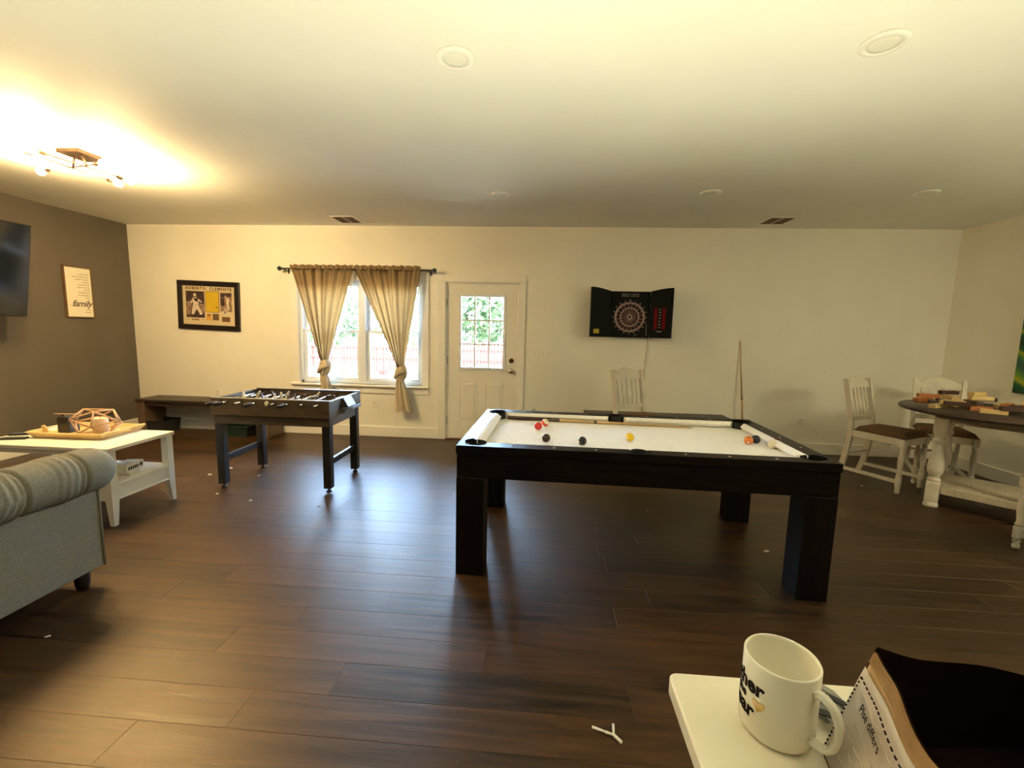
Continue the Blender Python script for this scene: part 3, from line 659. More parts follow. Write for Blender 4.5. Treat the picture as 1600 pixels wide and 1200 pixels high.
def short_rail(s):
    c = pc; r = pr; dx = (ix - c[0]) / r
    def corner(sy_):
        a0 = PI / 4; a1 = PI / 2 + math.asin(-dx)
        q = arc(0, 0, r, PI / 4, -math.acos(max(-1, min(1, dx))), 8)
        return [(c[0] + x, sy_ * (c[1] + y)) for x, y in q]
    pts = [(L2, -W2), (L2, W2)] + corner(1) + corner(-1)[::-1]
    pts = [(s * x, y) for x, y in pts]
    bm = bmesh.new(); prism(bm, pts, .752, RT - .0005, 'z'); return obj('short_rail', bm, wood('espresso_end', (.004, .003, .0025), (.016, .010, .007), .36, 4, (14, 1, 14), .1, False, .2), PT)
for s in (-1, 1): long_rail(s); short_rail(s)
def cushion(a, b, inward, e0, e1):
    a, b, n_ = Vector((*a, 0)), Vector((*b, 0)), Vector((*inward, 0)); d = (b - a).normalized(); w = .048
    prof = [(0, .797), (.012, .7985), (w, .782), (w, .776), (.02, .752), (0, .752)]
    bm = bmesh.new(); ra = [bm.verts.new(a + n_ * p + d * e0 * p / w + Vector((0, 0, z))) for p, z in prof]; rb = [bm.verts.new(b + n_ * p - d * e1 * p / w + Vector((0, 0, z))) for p, z in prof]
    bm.faces.new(ra); bm.faces.new(rb[::-1])
    for i in range(6): bm.faces.new((ra[i], ra[(i + 1) % 6], rb[(i + 1) % 6], rb[i]))
    obj('cushion', bm, felt_m, PT)
for s in (-1, 1):
    cushion((-ix + .062, s * iy), (-.060, s * iy), (0, -s), .05, .018); cushion((.060, s * iy), (ix - .062, s * iy), (0, -s), .018, .05)
    cushion((s * ix, -iy + .062), (s * ix, iy - .062), (-s, 0), .05, .05)
bed = []
for sx, sy_ in ((1, 1), (-1, 1), (-1, -1), (1, -1)):
    q = arc(0, 0, .060, -PI / 2 * .98, -PI + PI / 2 * -.02 + .03, 8) if False else None
    cx, cy_ = sx * (pc[0] + .005), sy_ * (pc[1] + .005)
    pts_ = [(cx - sx * .062 * math.sin(a), cy_ - sy_ * .062 * math.cos(a)) for a in [PI * .0 + PI / 2 * k / 8 for k in range(9)]]
    pts_ = [(ix * sx, pts_[0][1])] + pts_ + [(pts_[-1][0], iy * sy_)]
    if (sx, sy_) in ((-1, 1), (1, -1)): pts_ = pts_[::-1]; 
    bed.append((sx, sy_, pts_))
# walk the outline counter-clockwise: +x+y, side pocket top, -x+y, -x-y, side pocket bottom, +x-y
o1 = bed[0][2]; o2 = bed[1][2]; o3 = bed[2][2]; o4 = bed[3][2]
top = [(.05 * math.cos(a), iy + .012 + .05 * math.sin(a)) for a in [-.25 - (PI - .5) * k / 10 for k in range(11)]]
bot = [(-x, -y) for x, y in top]
out = o1 + top + o2 + o3 + bot + o4
bm = bmesh.new(); prism(bm, out, .715, .748, 'z'); obj('bed', bm, felt_m, PT)
def pocket(x, y, a0, a1, pr_=.0585):
    bm = bmesh.new(); lathe(bm, [(pr_, .7985), (pr_, .66), (pr_ - .015, .64), (0, .635)], 24, (x, y, 0), cap=False); o_ = obj('pocket_cup', bm, blackmat_m, PT)
    bm = bmesh.new(); n = 14
    P_ = [(r, z) for r, z in ((.056, .762), (.056, .804), (.072, .804), (.074, .801))]
    rings = [[bm.verts.new((x + r * math.cos(a0 + (a1 - a0) * k / n), y + r * math.sin(a0 + (a1 - a0) * k / n), z)) for r, z in P_] for k in range(n + 1)]
    for A, Bv in zip(rings, rings[1:]):
        for i in range(3): bm.faces.new((A[i], A[i + 1], Bv[i + 1], Bv[i]))
    bmesh.ops.solidify(bm, geom=bm.faces[:], thickness=.003); obj('pocket_liner', bm, black_m, PT)
for sx in (-1, 1):
    for sy_ in (-1, 1):
        am = math.atan2(sy_, sx); pocket(sx * pc[0], sy_ * pc[1], am - 1.95, am + 1.95)
for sy_ in (-1, 1): pocket(0, sy_ * (W2 - .072), sy_ * PI / 2 - 1.45, sy_ * PI / 2 + 1.45, .050)
sm = M('pearl_sight', (.80, .76, .66), .3)
bm = bmesh.new(); lathe(bm, [(.0075, 0), (.0075, .0008), (0, .001)], 10); sight0 = obj('sight', bm, sm, PT, (-.74, -(W2 - .045), RT))
for s in (-1, 1):
    for x in (-.74, -.49, -.25, .25, .49, .74):
        if not (s < 0 and x == -.74): inst('sight', sight0.data, PT, (x, s * (W2 - .045), RT))
    for y in (-.26, 0, .26): inst('sight', sight0.data, PT, (s * (L2 - .045), y, RT - .0005))
for q in ((-L2 + .004, L2 - .004, -W2 + .004, -W2 + .03), (-L2 + .004, L2 - .004, W2 - .03, W2 - .004)): B('long_apron', PT, espresso_m, *q, .607, .752, bev=.002)
for q in ((-L2 + .004, -L2 + .03, -W2 + .03, W2 - .03), (L2 - .03, L2 - .004, -W2 + .03, W2 - .03)): B('end_apron', PT, MATS['espresso_end'], *q, .607, .752, bev=.002)
B('underframe', PT, blackmat_m, -L2 + .19, L2 - .19, -W2 + .04, W2 - .04, .612, .64)
for sx in (-1, 1):
    for sy_ in (-1, 1):
        x0, x1 = sorted((sx * (L2 - .002), sx * (L2 - .168))); y0, y1 = sorted((sy_ * (W2 - .002), sy_ * (W2 - .165)))
        B('leg', PT, espresso_z, x0, x1, y0, y1, 0, .606, bev=.003)
def ptw(x, y, z): # world from table pixels is plain world
    return (x, y, z)
BG = 'billiard balls on the pool table'; br = .0286
def ball(label, x, y, col, stripe=False, spot=True, rot=(0, 0, 0)):
    t = thing('billiard_ball', label, 'ball', (x, y, .7485 + br), 0, BG); t.rotation_euler = rot
    bm = bmesh.new(); bmesh.ops.create_uvsphere(bm, u_segments=32, v_segments=20, radius=br)
    for f_ in bm.faces:
        f_.smooth = True; f_.material_index = 1 if (stripe and abs(f_.calc_center_median().z) > br * .52) else 0
    obj('ball_body', bm, [M('ball_' + label.split()[0] + label.split()[1], col, .08, var=.03), M('ball_ivory', (.80, .72, .55), .08, var=.02)], t)
    if spot:
        bm = bmesh.new(); R_ = br + .0003; n = 12; c = bm.verts.new((0, -R_, 0)); ring = [bm.verts.new((.0085 * math.cos(2 * PI * k / n), -math.sqrt(R_ ** 2 - .0085 ** 2), .0085 * math.sin(2 * PI * k / n))) for k in range(n)]
        for k in range(n): bm.faces.new((c, ring[k], ring[(k + 1) % n]))
        obj('number_spot', bm, MATS['ball_ivory'], t)
ball('solid red ball, nearer of the two reds', -.031, 3.214, (.62, .03, .02), spot=False)
ball('red striped ball behind the solid red one', .020, 3.347, (.60, .035, .025), True, False, (.5, .7, 0))
ball('dark brown ball half hidden by the near rail', .025, 2.86, (.05, .018, .012), spot=True, rot=(.2, 0, -1.2))
ball('black ball half hidden by the near rail', .257, 2.82, (.015, .015, .016), rot=(.1, 0, -1.1))
ball('yellow ball alone near the side pocket', .586, 2.976, (.78, .52, .02), rot=(.1, 0, -.9))
ball('orange ball beside the black one at the right', 1.375, 3.020, (.68, .17, .015), rot=(.35, 0, -.4))
ball('dark navy ball touching the orange ball', 1.440, 3.057, (.012, .012, .02), spot=False)
ball('white cue ball near the right cushion', 1.489, 2.937, (.80, .72, .55), spot=False)
ball('dark maroon ball behind the white cue ball', 1.545, 2.992, (.10, .015, .012), spot=False)
cue('pool_cue', 'pool cue lying on the felt along the far cushion', (-.285, 3.545, .766), (1.163, 3.468, .757))
bm = bmesh.new(); bx(bm, -.011, .011, -.011, .011, 0, .021, bev=.002); bx(bm, -.009, .009, -.009, .009, .0205, .022)
t = tag(obj('chalk_cube', bm, M('green_chalk', (.30, .36, .32), .8, var=.1), None, (-.078, 3.655, RT + .0005), (0, 0, .4)), 'small cube of cue chalk on the far rail', 'chalk')

# ================================================================== FOOSBALL TABLE
FT = thing('foosball_table', 'brown foosball table on black legs in front of the window', 'foosball table', (-2.375, 3.985, 0), math.radians(.6))
fx, fy = .535, .335
fwood = wood('foosball_walnut', (.045, .027, .014), (.10, .062, .033), .5, 4, (1, 10, 10), .15)
fwood_y = wood('foosball_walnut_end', (.045, .027, .014), (.10, .062, .033), .45, 4, (10, 1, 10), .15)
for s in (-1, 1):
    y0, y1 = sorted((s * fy, s * (fy - .022))); B('side_panel', FT, fwood, -fx, fx, y0, y1, .672, .822, bev=.002)
    x0, x1 = sorted((s * fx, s * (fx - .022))); B('end_panel', FT, fwood_y, x0, x1, -fy + .022, fy - .022, .672, .818, bev=.002)
    y0, y1 = sorted((s * (fy - .018), s * (fy - .034))); B('side_apron', FT, fwood, -fx + .018, fx - .018, y0, y1, .592, .672, bev=.002)
    x0, x1 = sorted((s * (fx - .018), s * (fx - .034))); B('end_apron', FT, fwood_y, x0, x1, -fy + .034, fy - .034, .592, .672, bev=.002)
    y0, y1 = sorted((s * fy, s * (fy - .034))); B('top_edge', FT, M('grey_edge', (.20, .18, .15), .35), -fx, fx, y0, y1, .822, .828, bev=.001)
B('playfield', FT, M('playfield_green', (.05, .07, .045), .5, var=.1), -fx + .022, fx - .022, -fy + .022, fy - .022, .700, .712)
B('field_line', FT, white_m, -.004, .004, -fy + .03, fy - .03, .712, .7126)
for s in (-1, 1):
    bm = bmesh.new()
    for q in ((-.17, -.16), (.16, .17)): bx(bm, s * .42, s * .50, *q, .712, .7126) if s > 0 else bx(bm, -.50, -.42, *q, .712, .7126)
    obj('goal_box_line', bm, white_m, FT)
for sx in (-1, 1):
    for sy_ in (-1, 1):
        x0, x1 = sorted((sx * (fx - .012), sx * (fx - .082))); y0, y1 = sorted((sy_ * (fy - .020), sy_ * (fy - .085)))
        lg = B('leg', FT, M('black_leg', (.012, .011, .010), .45, var=.2), x0, x1, y0, y1, .035, .672, bev=.003)
        bm = bmesh.new(); lathe(bm, [(.024, 0), (.024, .008), (.012, .014), (.009, .04)], 14, ((x0 + x1) / 2, (y0 + y1) / 2, 0)); obj('levelling_foot', bm, black_m, lg)
    x0, x1 = sorted((sx * (fx - .030), sx * (fx - .055))); B('stretcher', FT, MATS['black_leg'], x0, x1, -fy + .084, fy - .084, .235, .29, bev=.002)
rod_x = [-.525 + .062, -.395, -.262, -.13, .045, .165, .295, .435]; near_h = (1, 1, 0, 1, 0, 1, 0, 0); men = (1, 2, 3, 5, 5, 3, 2, 1)
cream_fig = M('cream_player', (.62, .55, .42), .45, var=.1); dark_fig = M('maroon_player', (.06, .015, .012), .4, var=.1)
def man_mesh(mat, nm):
    bm = bmesh.new(); bx(bm, -.011, .011, -.013, .013, -.022, .016, bev=.003); lathe(bm, [(.006, .016), (.010, .022), (.010, .032), (.006, .039), (0, .040)], 10)
    bx(bm, -.008, .008, -.011, .011, -.050, -.022, bev=.002); bx(bm, -.013, .011, -.012, .012, -.064, -.050, bev=.002)
    bmesh.ops.recalc_face_normals(bm, faces=bm.faces); me = bpy.data.meshes.new(nm); bm.to_mesh(me); bm.free(); me.materials.append(mat); return me
mA, mB = man_mesh(cream_fig, 'cream_player'), man_mesh(dark_fig, 'dark_player')
for i, x in enumerate(rod_x):
    z = .790; sl = random.uniform(-.05, .05); s = -1 if near_h[i] else 1
    bm = bmesh.new(); tube(bm, [(x, s * (fy + .085) + sl * 0, z), (x, -s * (fy + .055) + sl, z)], .0065, 8); rd = obj('rod', bm, chrome_m, FT)
    bm = bmesh.new(); ya = s * (fy + .045); tube(bm, [(x, ya + s * q, z) for q in (0, .01, .045, .095, .105)], [.011, .0155, .017, .0155, .010], 12); obj('handle', bm, M('dark_handle', (.02, .011, .008), .4), rd)
    bm = bmesh.new(); ye = -s * (fy + .055) + sl; tube(bm, [(x, ye, z), (x, ye - s * .018, z)], .0095, 10); obj('rod_cap', bm, black_m, rd)
    for sy_ in (-1, 1):
        bm = bmesh.new(); lathe(bm, [(.017, -.004), (.017, .008)], 14, (x, sy_ * (fy + .002) - .002, z), 'y'); obj('bearing', bm, black_m, FT)
    k = men[i]; sp = {1: 0, 2: .22, 3: .17, 5: .108}[k]
    for j in range(k):
        tl = random.choice((0, 0, .5, -.5, 1.2))
        inst('player', mA if i in (0, 1, 3, 5) else mB, rd, (x, (j - (k - 1) / 2) * sp + sl, z), (0, tl, 0))
bm = bmesh.new(); lathe(bm, [(.021, 0), (.021, -.004), (.015, -.005), (0, -.005)], 20, (-.02, -fy - .001, .787), 'y'); obj('score_dial', bm, M('dial_white', (.72, .66, .52), .4), FT)
bm = bmesh.new(); lathe(bm, [(.026, 0), (.026, -.003), (.0212, -.003), (.0212, 0)], 20, (-.02, -fy - .0005, .787), 'y'); obj('dial_ring', bm, black_m, FT)
# ball return on the right end: sloped grey hood over a shelf
bm = bmesh.new(); prism(bm, [(fx - .001, .822), (fx + .012, .822), (fx + .060, .735), (fx - .001, .735)], -.085, .085, 'y', bev=.003); obj('ball_return_hood', bm, M('grey_hood', (.10, .10, .10), .4, .1), FT)
bm = bmesh.new(); bx(bm, fx + .0005, fx + .105, -.10, .10, .716, .728, bev=.003); bx(bm, fx + .095, fx + .105, -.10, .10, .728, .742, bev=.002); obj('ball_tray', bm, M('tray_grey', (.20, .20, .20), .35, .1), FT)

# ================================================================== BENCHES
bench_m = wood('bench_dark', (.016, .009, .006), (.055, .032, .02), .4, 4, (1, 14, 14), .1)
def bench(label, x0, x1, y0, y1):
    t = thing('bench', label, 'bench', ((x0 + x1) / 2, (y0 + y1) / 2, 0), 0, 'matching dark benches along the back wall'); w, d = (x1 - x0) / 2, (y1 - y0) / 2
    B('seat_top', t, bench_m, -w, w, -d, d, .428, .462, bev=.004)
    for s in (-1, 1):
        a, b = sorted((s * (w - .005), s * (w - .105))); B('leg_slab', t, wood('bench_upright', (.07, .04, .022), (.15, .09, .05), .45, 4, (10, 10, 1), .1), a, b, -d + .02, d - .02, 0, .427, bev=.003)
    B('back_rail', t, bench_m, -w + .106, w - .106, d - .05, d - .02, .33, .4275, bev=.002); B('front_rail', t, bench_m, -w + .106, w - .106, -d + .03, -d + .055, .37, .4275, bev=.002)
bench('long dark bench in the left corner under the framed picture', -5.30, -3.515, 5.345, 5.722)
bench('long dark bench behind the pool table under the dartboard', .52, 2.26, 5.345, 5.722)
def bin_(label, x, y, w, d, h, mat):
    t = thing('storage_bin', label, 'bin', (x, y, 0))
    bm = bmesh.new(); a = [(-w * .9, -d * .9), (w * .9, -d * .9), (w * .9, d * .9), (-w * .9, d * .9)]; b = [(-w, -d), (w, -d), (w, d), (-w, d)]
    va = [bm.verts.new((*p, 0)) for p in a]; vb = [bm.verts.new((*p, h)) for p in b]; vc = [bm.verts.new((p[0] * .94, p[1] * .94, h)) for p in b]; vd = [bm.verts.new((p[0] * .94, p[1] * .94, .01)) for p in a]
    bm.faces.new(va[::-1]); bm.faces.new(vd)
    for i in range(4):
        j = (i + 1) % 4
        for A, Bq in ((va, vb), (vb, vc), (vc, vd)): bm.faces.new((A[i], A[j], Bq[j], Bq[i]))
    obj('bin_body', bm, mat, t)
    bm = bmesh.new(); tube(bm, [(w, -d, h), (w, d, h), (-w, d, h), (-w, -d, h)], .009, 6, closed=True); obj('bin_rim', bm, mat, t)
bin_('small black bin under the left end of the corner bench', -5.12, 5.52, .165, .14, .165, blackmat_m)
bin_('dark green bin under the right end of the corner bench', -4.01, 5.52, .20, .14, .135, M('dark_green_plastic', (.012, .028, .022), .4))

# ================================================================== COFFEE TABLE
CT = thing('coffee_table', 'white coffee table with a drawer shelf and tapered legs', 'coffee table', (-3.575, 3.115, 0)); cw, cd, cz = .535, .285, .578
B('tabletop', CT, white_m, -cw, cw, -cd, cd, cz - .028, cz, bev=.005, seg=2)
for s in (-1, 1):
    for q in (-1, 1):
        bm = bmesh.new(); X, Y = s * (cw - .012), q * (cd - .012); a = .055; e = .033
        P0 = [(X, Y), (X - s * a, Y), (X - s * a, Y - q * a), (X, Y - q * a)]; P1 = [(X, Y), (X - s * e, Y), (X - s * e, Y - q * e), (X, Y - q * e)]
        r = [[bm.verts.new((*p, z)) for p in PP] for PP, z in ((P1, 0), (P0, .19), (P0, cz - .0285))]
        bm.faces.new(r[0]); bm.faces.new(r[2])
        for A, Bq in zip(r, r[1:]):
            for i in range(4): bm.faces.new((A[i], A[(i + 1) % 4], Bq[(i + 1) % 4], Bq[i]))
        obj('leg', bm, white_m, CT)
B('top_apron', CT, white_m, -cw + .068, cw - .068, cd - .035, cd - .018, cz - .062, cz - .0285, bev=.002); B('top_apron', CT, white_m, -cw + .068, cw - .068, -cd + .018, -cd + .035, cz - .062, cz - .0285, bev=.002)
B('shelf', CT, white_m, -cw + .014, cw - .014, -cd + .016, cd - .016, .288, .308, bev=.003)
for s in (-1, 1):
    a, b = sorted((s * (cw - .022), s * (cw - .04))); dp = B('drawer_end', CT, white_m, a, b, -cd + .068, cd - .068, .195, .2875, bev=.002)
    a, b = sorted((s * (cd - .022), s * (cd - .04))); dr = B('drawer_front', CT, white_m, -cw + .068, cw - .068, a, b, .195, .2875, bev=.002)
    for x in (-.2, .2):
        bm = bmesh.new(); lathe(bm, [(.007, 0), (.007, .012), (.014, .018), (.012, .026), (0, .028)], 12, (x, s * (cd - .022), .245), 'y'); kb = obj('drawer_knob', bm, dkmetal_m, dr)
B('drawer_floor', CT, white_m, -cw + .042, cw - .042, -cd + .042, cd - .042, .185, .1945)
bm = bmesh.new(); bx(bm, -cw + .016, cw - .016, -cd + .014, -cd + .03, .183, .196, bev=.003); bx(bm, cw - .03, cw - .014, -cd + .016, cd - .016, .183, .196, bev=.003); obj('bottom_moulding', bm, white_m, CT)

# tray and things on it
t = thing('serving_tray', 'pale wooden tray with handle slots on the coffee table', 'tray', (-3.585, 3.205, cz + .0025), math.radians(2)); tw, td = .30, .185
bm = bmesh.new(); inn = [(-tw + .035, -td + .03), (tw - .035, -td + .03), (tw - .035, td - .03), (-tw + .035, td - .03)]; ou = [(-tw, -td), (tw, -td), (tw, td), (-tw, td)]
B('tray_base', t, tray_m, -tw + .03, tw - .03, -td + .026, td - .026, .0, .008)
for i in range(4):
    j = (i + 1) % 4; bm = bmesh.new(); a, b, c, d = inn[i], inn[j], ou[j], ou[i]
    if i in (1, 3):      # ends with a handle slot
        def lerp(p, q, u): return (p[0] + (q[0] - p[0]) * u, p[1] + (q[1] - p[1]) * u)
        def at(u, v): lo, hi = lerp(a, b, u), lerp(d, c, u); p = lerp(lo, hi, v); return Vector((p[0], p[1], .004 + .044 * v))
        us = [0, .32, .68, 1]; vs3 = [0, .45, .8, 1]
        for iu in range(3):
            for iv in range(3):
                if (iu, iv) == (1, 1): continue
                bm.faces.new([bm.verts.new(at(us[iu + p], vs3[iv + q])) for p, q in ((0, 0), (1, 0), (1, 1), (0, 1))])
        bmesh.ops.remove_doubles(bm, verts=bm.verts, dist=1e-5)
    else:
        bm.faces.new([bm.verts.new((p[0], p[1], z)) for p, z in ((a, .004), (b, .004), (c, .048), (d, .048))])
    bmesh.ops.recalc_face_normals(bm, faces=bm.faces); bmesh.ops.solidify(bm, geom=bm.faces[:], thickness=.010); obj('tray_side', bm, tray_m, t)
# faceted wooden candle cage: stretched icosphere edges
t = thing('geometric_candle_holder', 'faceted open wooden cage decoration on the tray', 'decoration', (-3.49, 3.18, cz + .0115)); tb = bmesh.new(); bmesh.ops.create_icosphere(tb, subdivisions=1, radius=1)
R_ = Matrix.Rotation(.55, 3, 'X') @ Matrix.Rotation(.3, 3, 'Y'); mx_ = []
for v in tb.verts: v.co = R_ @ v.co; v.co = Vector((v.co.x * .198, v.co.y * .13, v.co.z * .112 + .112))
zmin = min(v.co.z for v in tb.verts)
for v in tb.verts: v.co.z -= zmin - .006
for e in tb.edges:
    bm = bmesh.new(); tube(bm, [e.verts[0].co, e.verts[1].co], .0062, 6); obj('strut', bm, wood('pinkish_stick', (.42, .24, .13), (.60, .38, .22), .5, 8, (6, 6, 6), .05), t)
tb.free()
bm = bmesh.new(); lathe(bm, [(.048, 0), (.05, .004), (.05, .125), (.046, .128), (.03, .122), (0, .121)], 24)
cd_ = obj('candle', bm, M('ivory_wax', (.70, .54, .38), .5, var=.06), None, (-3.455, 3.18, cz + .011)); tag(cd_, 'short ivory candle inside the wooden cage', 'candle')
bm = bmesh.new(); tube(bm, [(0, 0, .12), (.002, 0, .134)], .0015, 6); obj('wick', bm, blackmat_m, cd_)
t = thing('black_vase', 'small black square pot with a thin stick across it on the tray', 'pot', (-3.75, 3.20, cz + .011), .1)
bm = bmesh.new(); bx(bm, -.046, .046, -.046, .046, 0, .125, bev=.006, seg=2); obj('pot_body', bm, black_m, t)
bm = bmesh.new(); bx(bm, -.040, .040, -.040, .040, .1255, .128, bev=.001); obj('pot_rim', bm, blackmat_m, t)
bm = bmesh.new(); tube(bm, [(-.075, -.03, .150), (.04, -.025, .149), (.125, -.02, .148)], .0045, 8); obj('stick', bm, MATS['pinkish_stick'], t)
bm = bmesh.new(); tube(bm, [(-.03, 0, .126), (-.03, -.02, .146)], .006, 6); obj('stick_rest', bm, blackmat_m, t)
bm = bmesh.new(); prism(bm, [(-.022, 0), (.034, 0), (.006, .062), (-.008, .074), (-.026, .066), (-.02, .04)], -.008, .008, 'y', bev=.004)
tag(obj('wooden_hook', bm, tray_m, None, (-3.838, 3.105, cz + .011), (0, 0, .15)), 'small pale wooden hook shape at the left end of the tray', 'ornament')
def remote(label, x, y, rz, l, w):
    t = thing('remote_control', label, 'remote', (x, y, cz + .0005), rz, 'remotes on the coffee table')
    bm = bmesh.new(); bx(bm, -l / 2, l / 2, -w / 2, w / 2, 0, .016, bev=.004, seg=2); bd_ = obj('remote_body', bm, black_m, t)
    for i in range(5):
        for j in (-1, 0, 1): B('button', t, M('grey_button', (.12, .12, .12), .5), -l * .3 + i * .025 - .005, -l * .3 + i * .025 + .005, j * w * .28 - .004, j * w * .28 + .004, .0155, .018)
remote('black remote at the left end of the coffee table, nearer one', -3.93, 2.965, .30, .165, .042); remote('black remote against the tray, further one', -4.02, 3.09, .45, .15, .040)
# books and game box on the coffee-table shelf
bm = bmesh.new(); bx(bm, -.075, .075, -.055, .055, 0, .024, bev=.002); b1 = obj('book', bm, M('pale_book', (.66, .60, .44), .6), None, (-3.19, 3.085, .3085), (0, 0, .15)); tag(b1, 'pale book lying on the coffee table shelf under a box', 'book')
t = thing('game_box', 'small white lettered card box on the coffee table shelf', 'box', (-3.18, 3.10, .333), .15)
bm = bmesh.new(); bx(bm, -.060, .060, -.085, .085, 0, .062, bev=.002); obj('box_body', bm, M('white_card', (.72, .68, .56), .6), t)
bm = bmesh.new()
for i in range(5): bx(bm, .060, .0608, -.070 + i * .021, -.054 + i * .021, .018, .042)
lathe(bm, [(.016, 0), (.016, .0008)], 12, (.060, .060, .034), 'x'); obj('box_print', bm, M('dark_brown_print', (.09, .05, .03), .7), t)
bm = bmesh.new(); bx(bm, -.05, .05, -.03, .03, 0, .05, bev=.003); tag(obj('card_box', bm, M('brown_card', (.12, .05, .035), .6), None, (-3.29, 3.06, .3085), (0, 0, .3)), 'small brown box behind the white lettered box on the shelf', 'box')

# ================================================================== SOFA
SF = thing('sofa', 'grey linen sofa with rolled pleated arms facing the coffee table', 'sofa', (-3.60, 1.72, 0)); ax = 1.155; y0s, y1s = -.57, .485    # arm outer panel at x=-2.445 world
def arm_roll(s):
    bm = bmesh.new(); seams = (.38, .10, -.18, -.46)
    def fn(u, v):
        a = 2 * PI * u; yy = y0s + (y1s + .085 - y0s) * v; r = .122
        e = (y1s + .085 - yy)
        if e < .09: r *= math.sqrt(max(0.0004, 1 - ((.09 - e) / .0905) ** 2)) * .55 + .45 if e > .0005 else .02
        for q in seams:
            d = yy - q; r -= .018 * math.exp(-(d / .008) ** 2)
            if -.16 < d < 0: r += .0052 * math.sin(d * 170 + 3.0 * math.sin(a * 1.5 + q * 9)) * math.exp(d / .08) * (1 if math.sin(a) > -.9 else 0)
            r += .006 * math.exp(-((d + .09) / .05) ** 2)
        return Vector((s * (ax - .055) + r * 1.05 * math.cos(a), yy, .655 + r * math.sin(a)))
    grid(bm, fn, 48, 150, closed_u=True)
    bm.verts.ensure_lookup_table(); obj('arm_roll', bm, sofa_m, SF)
    bm = bmesh.new(); lathe(bm, [(.016, 0), (.014, .006), (0, .010)], 14, (s * (ax - .055), y1s + .083, .655), 'y'); obj('arm_button', bm, sofa_m, SF)
    x0, x1 = sorted((s * ax, s * (ax - .13))); B('arm_panel', SF, sofa_m, x0, x1, y0s + .02, y1s, .105, .60, bev=.012, seg=2)
    bm = bmesh.new(); tube(bm, [(s * (ax + .002), y1s - .004, .108), (s * (ax + .002), y1s - .004, .56)], .006, 8); tube(bm, [(s * (ax - .02), y1s + .001, .108), (s * (ax - .02), y1s + .001, .56)], .005, 8); obj('piping', bm, sofa_m, SF)
arm_roll(-1); arm_roll(1)
B('seat_base', SF, sofa_m, -ax + .13, ax - .13, y0s + .1, y1s - .02, .115, .33, bev=.01, seg=2)
for x in (-.51, .51): B('seat_cushion', SF, sofa_m, x - .505, x + .505, y0s + .22, y1s + .01, .332, .47, bev=.045, seg=4)
B('back_panel', SF, sofa_m, -ax + .13, ax - .13, y0s - .06, y0s + .15, .115, .74, bev=.03, seg=3)
bm = bmesh.new(); tube(bm, [(-ax + .06, y0s + .03, .675), (ax - .06, y0s + .03, .675)], .115, 24); obj('back_roll', bm, sofa_m, SF)
for x in (-.51, .51): B('back_cushion', SF, sofa_m, x - .48, x + .48, y0s + .145, y0s + .29, .472, .77, bev=.05, seg=4)
for s in (-1, 1):
    for y in (y0s + .06, y1s - .075):
        bm = bmesh.new(); lathe(bm, [(.026, 0), (.034, .03), (.036, .09), (.036, .106)], 16, (s * (ax - .065), y, 0)); obj('foot', bm, M('dark_foot', (.012, .008, .006), .4), SF)

# ================================================================== ROUND TABLE AND CHAIRS
RTc = (3.875, 4.075)
RTb = thing('round_table', 'round dark-topped table on turned white legs with a low shelf', 'table', (*RTc, 0))
bm = bmesh.new(); lathe(bm, [(.600, .838), (.628, .845), (.635, .858), (.628, .872), (0, .8725)], 72); lathe(bm, [(.60, .838), (0, .8379)], 72); obj('tabletop', bm, tabletop_m, RTb)
bm = bmesh.new(); lathe(bm, [(.455, .755), (.455, .8375)], 48); lathe(bm, [(.435, .755), (.435, .8375)], 48); 
for f_ in [f_ for f_ in bm.faces if len(f_.verts) > 8]: bm.faces.remove(f_)
bm.free()
leg_prof = [(.048, 0), (.052, .008), (.052, .03), (.044, .038), (.046, .05), (.040, .056)]
turn = [(.036, .225), (.046, .235), (.046, .255), (.034, .262), (.036, .275), (.052, .31), (.058, .36), (.052, .42), (.040, .49), (.033, .55), (.034, .57), (.044, .58), (.048, .595), (.044, .61), (.034, .618), (.036, .64), (.046, .65), (.046, .668), (.036, .676)]
hd_ = .412
for k in range(4):
    a = k * PI / 2; x, y = hd_ * math.cos(a), hd_ * math.sin(a)
    bm = bmesh.new(); lathe(bm, leg_prof, 20); bx(bm, -.045, .045, -.045, .045, .055, .226, bev=.004); lathe(bm, turn, 20); bx(bm, -.047, .047, -.047, .047, .675, .8378, bev=.004)
    obj('leg', bm, distress_m, RTb, (x, y, 0), (0, 0, PI / 4))
for k in range(4):
    a = PI / 4 + k * PI / 2; dd = hd_ / math.sqrt(2)
    bm = bmesh.new(); bx(bm, -dd + .05, dd - .05, -.012, .012, .755, .8375, bev=.002); obj('apron', bm, distress_m, RTb, (dd * math.cos(a), dd * math.sin(a), 0), (0, 0, a + PI / 2))
q = hd_ / math.sqrt(2) + .012
bm = bmesh.new(); c_ = .062; pts = []
for sx, sy_ in ((1, 1), (-1, 1), (-1, -1), (1, -1)):
    A_, B_ = (sx * q, sy_ * (q - c_)), (sx * (q - c_), sy_ * q); M_ = (sx * (q - c_), sy_ * (q - c_)); pts += [A_, M_, B_] if sx * sy_ > 0 else [B_, M_, A_]
prism(bm, pts, .128, .190, 'z', bev=.003); obj('shelf', bm, M('shelf_wash', (.50, .43, .32), .6, var=.2, scale=14, stretch=(1, 10, 1)), RTb, rot=(0, 0, PI / 4))

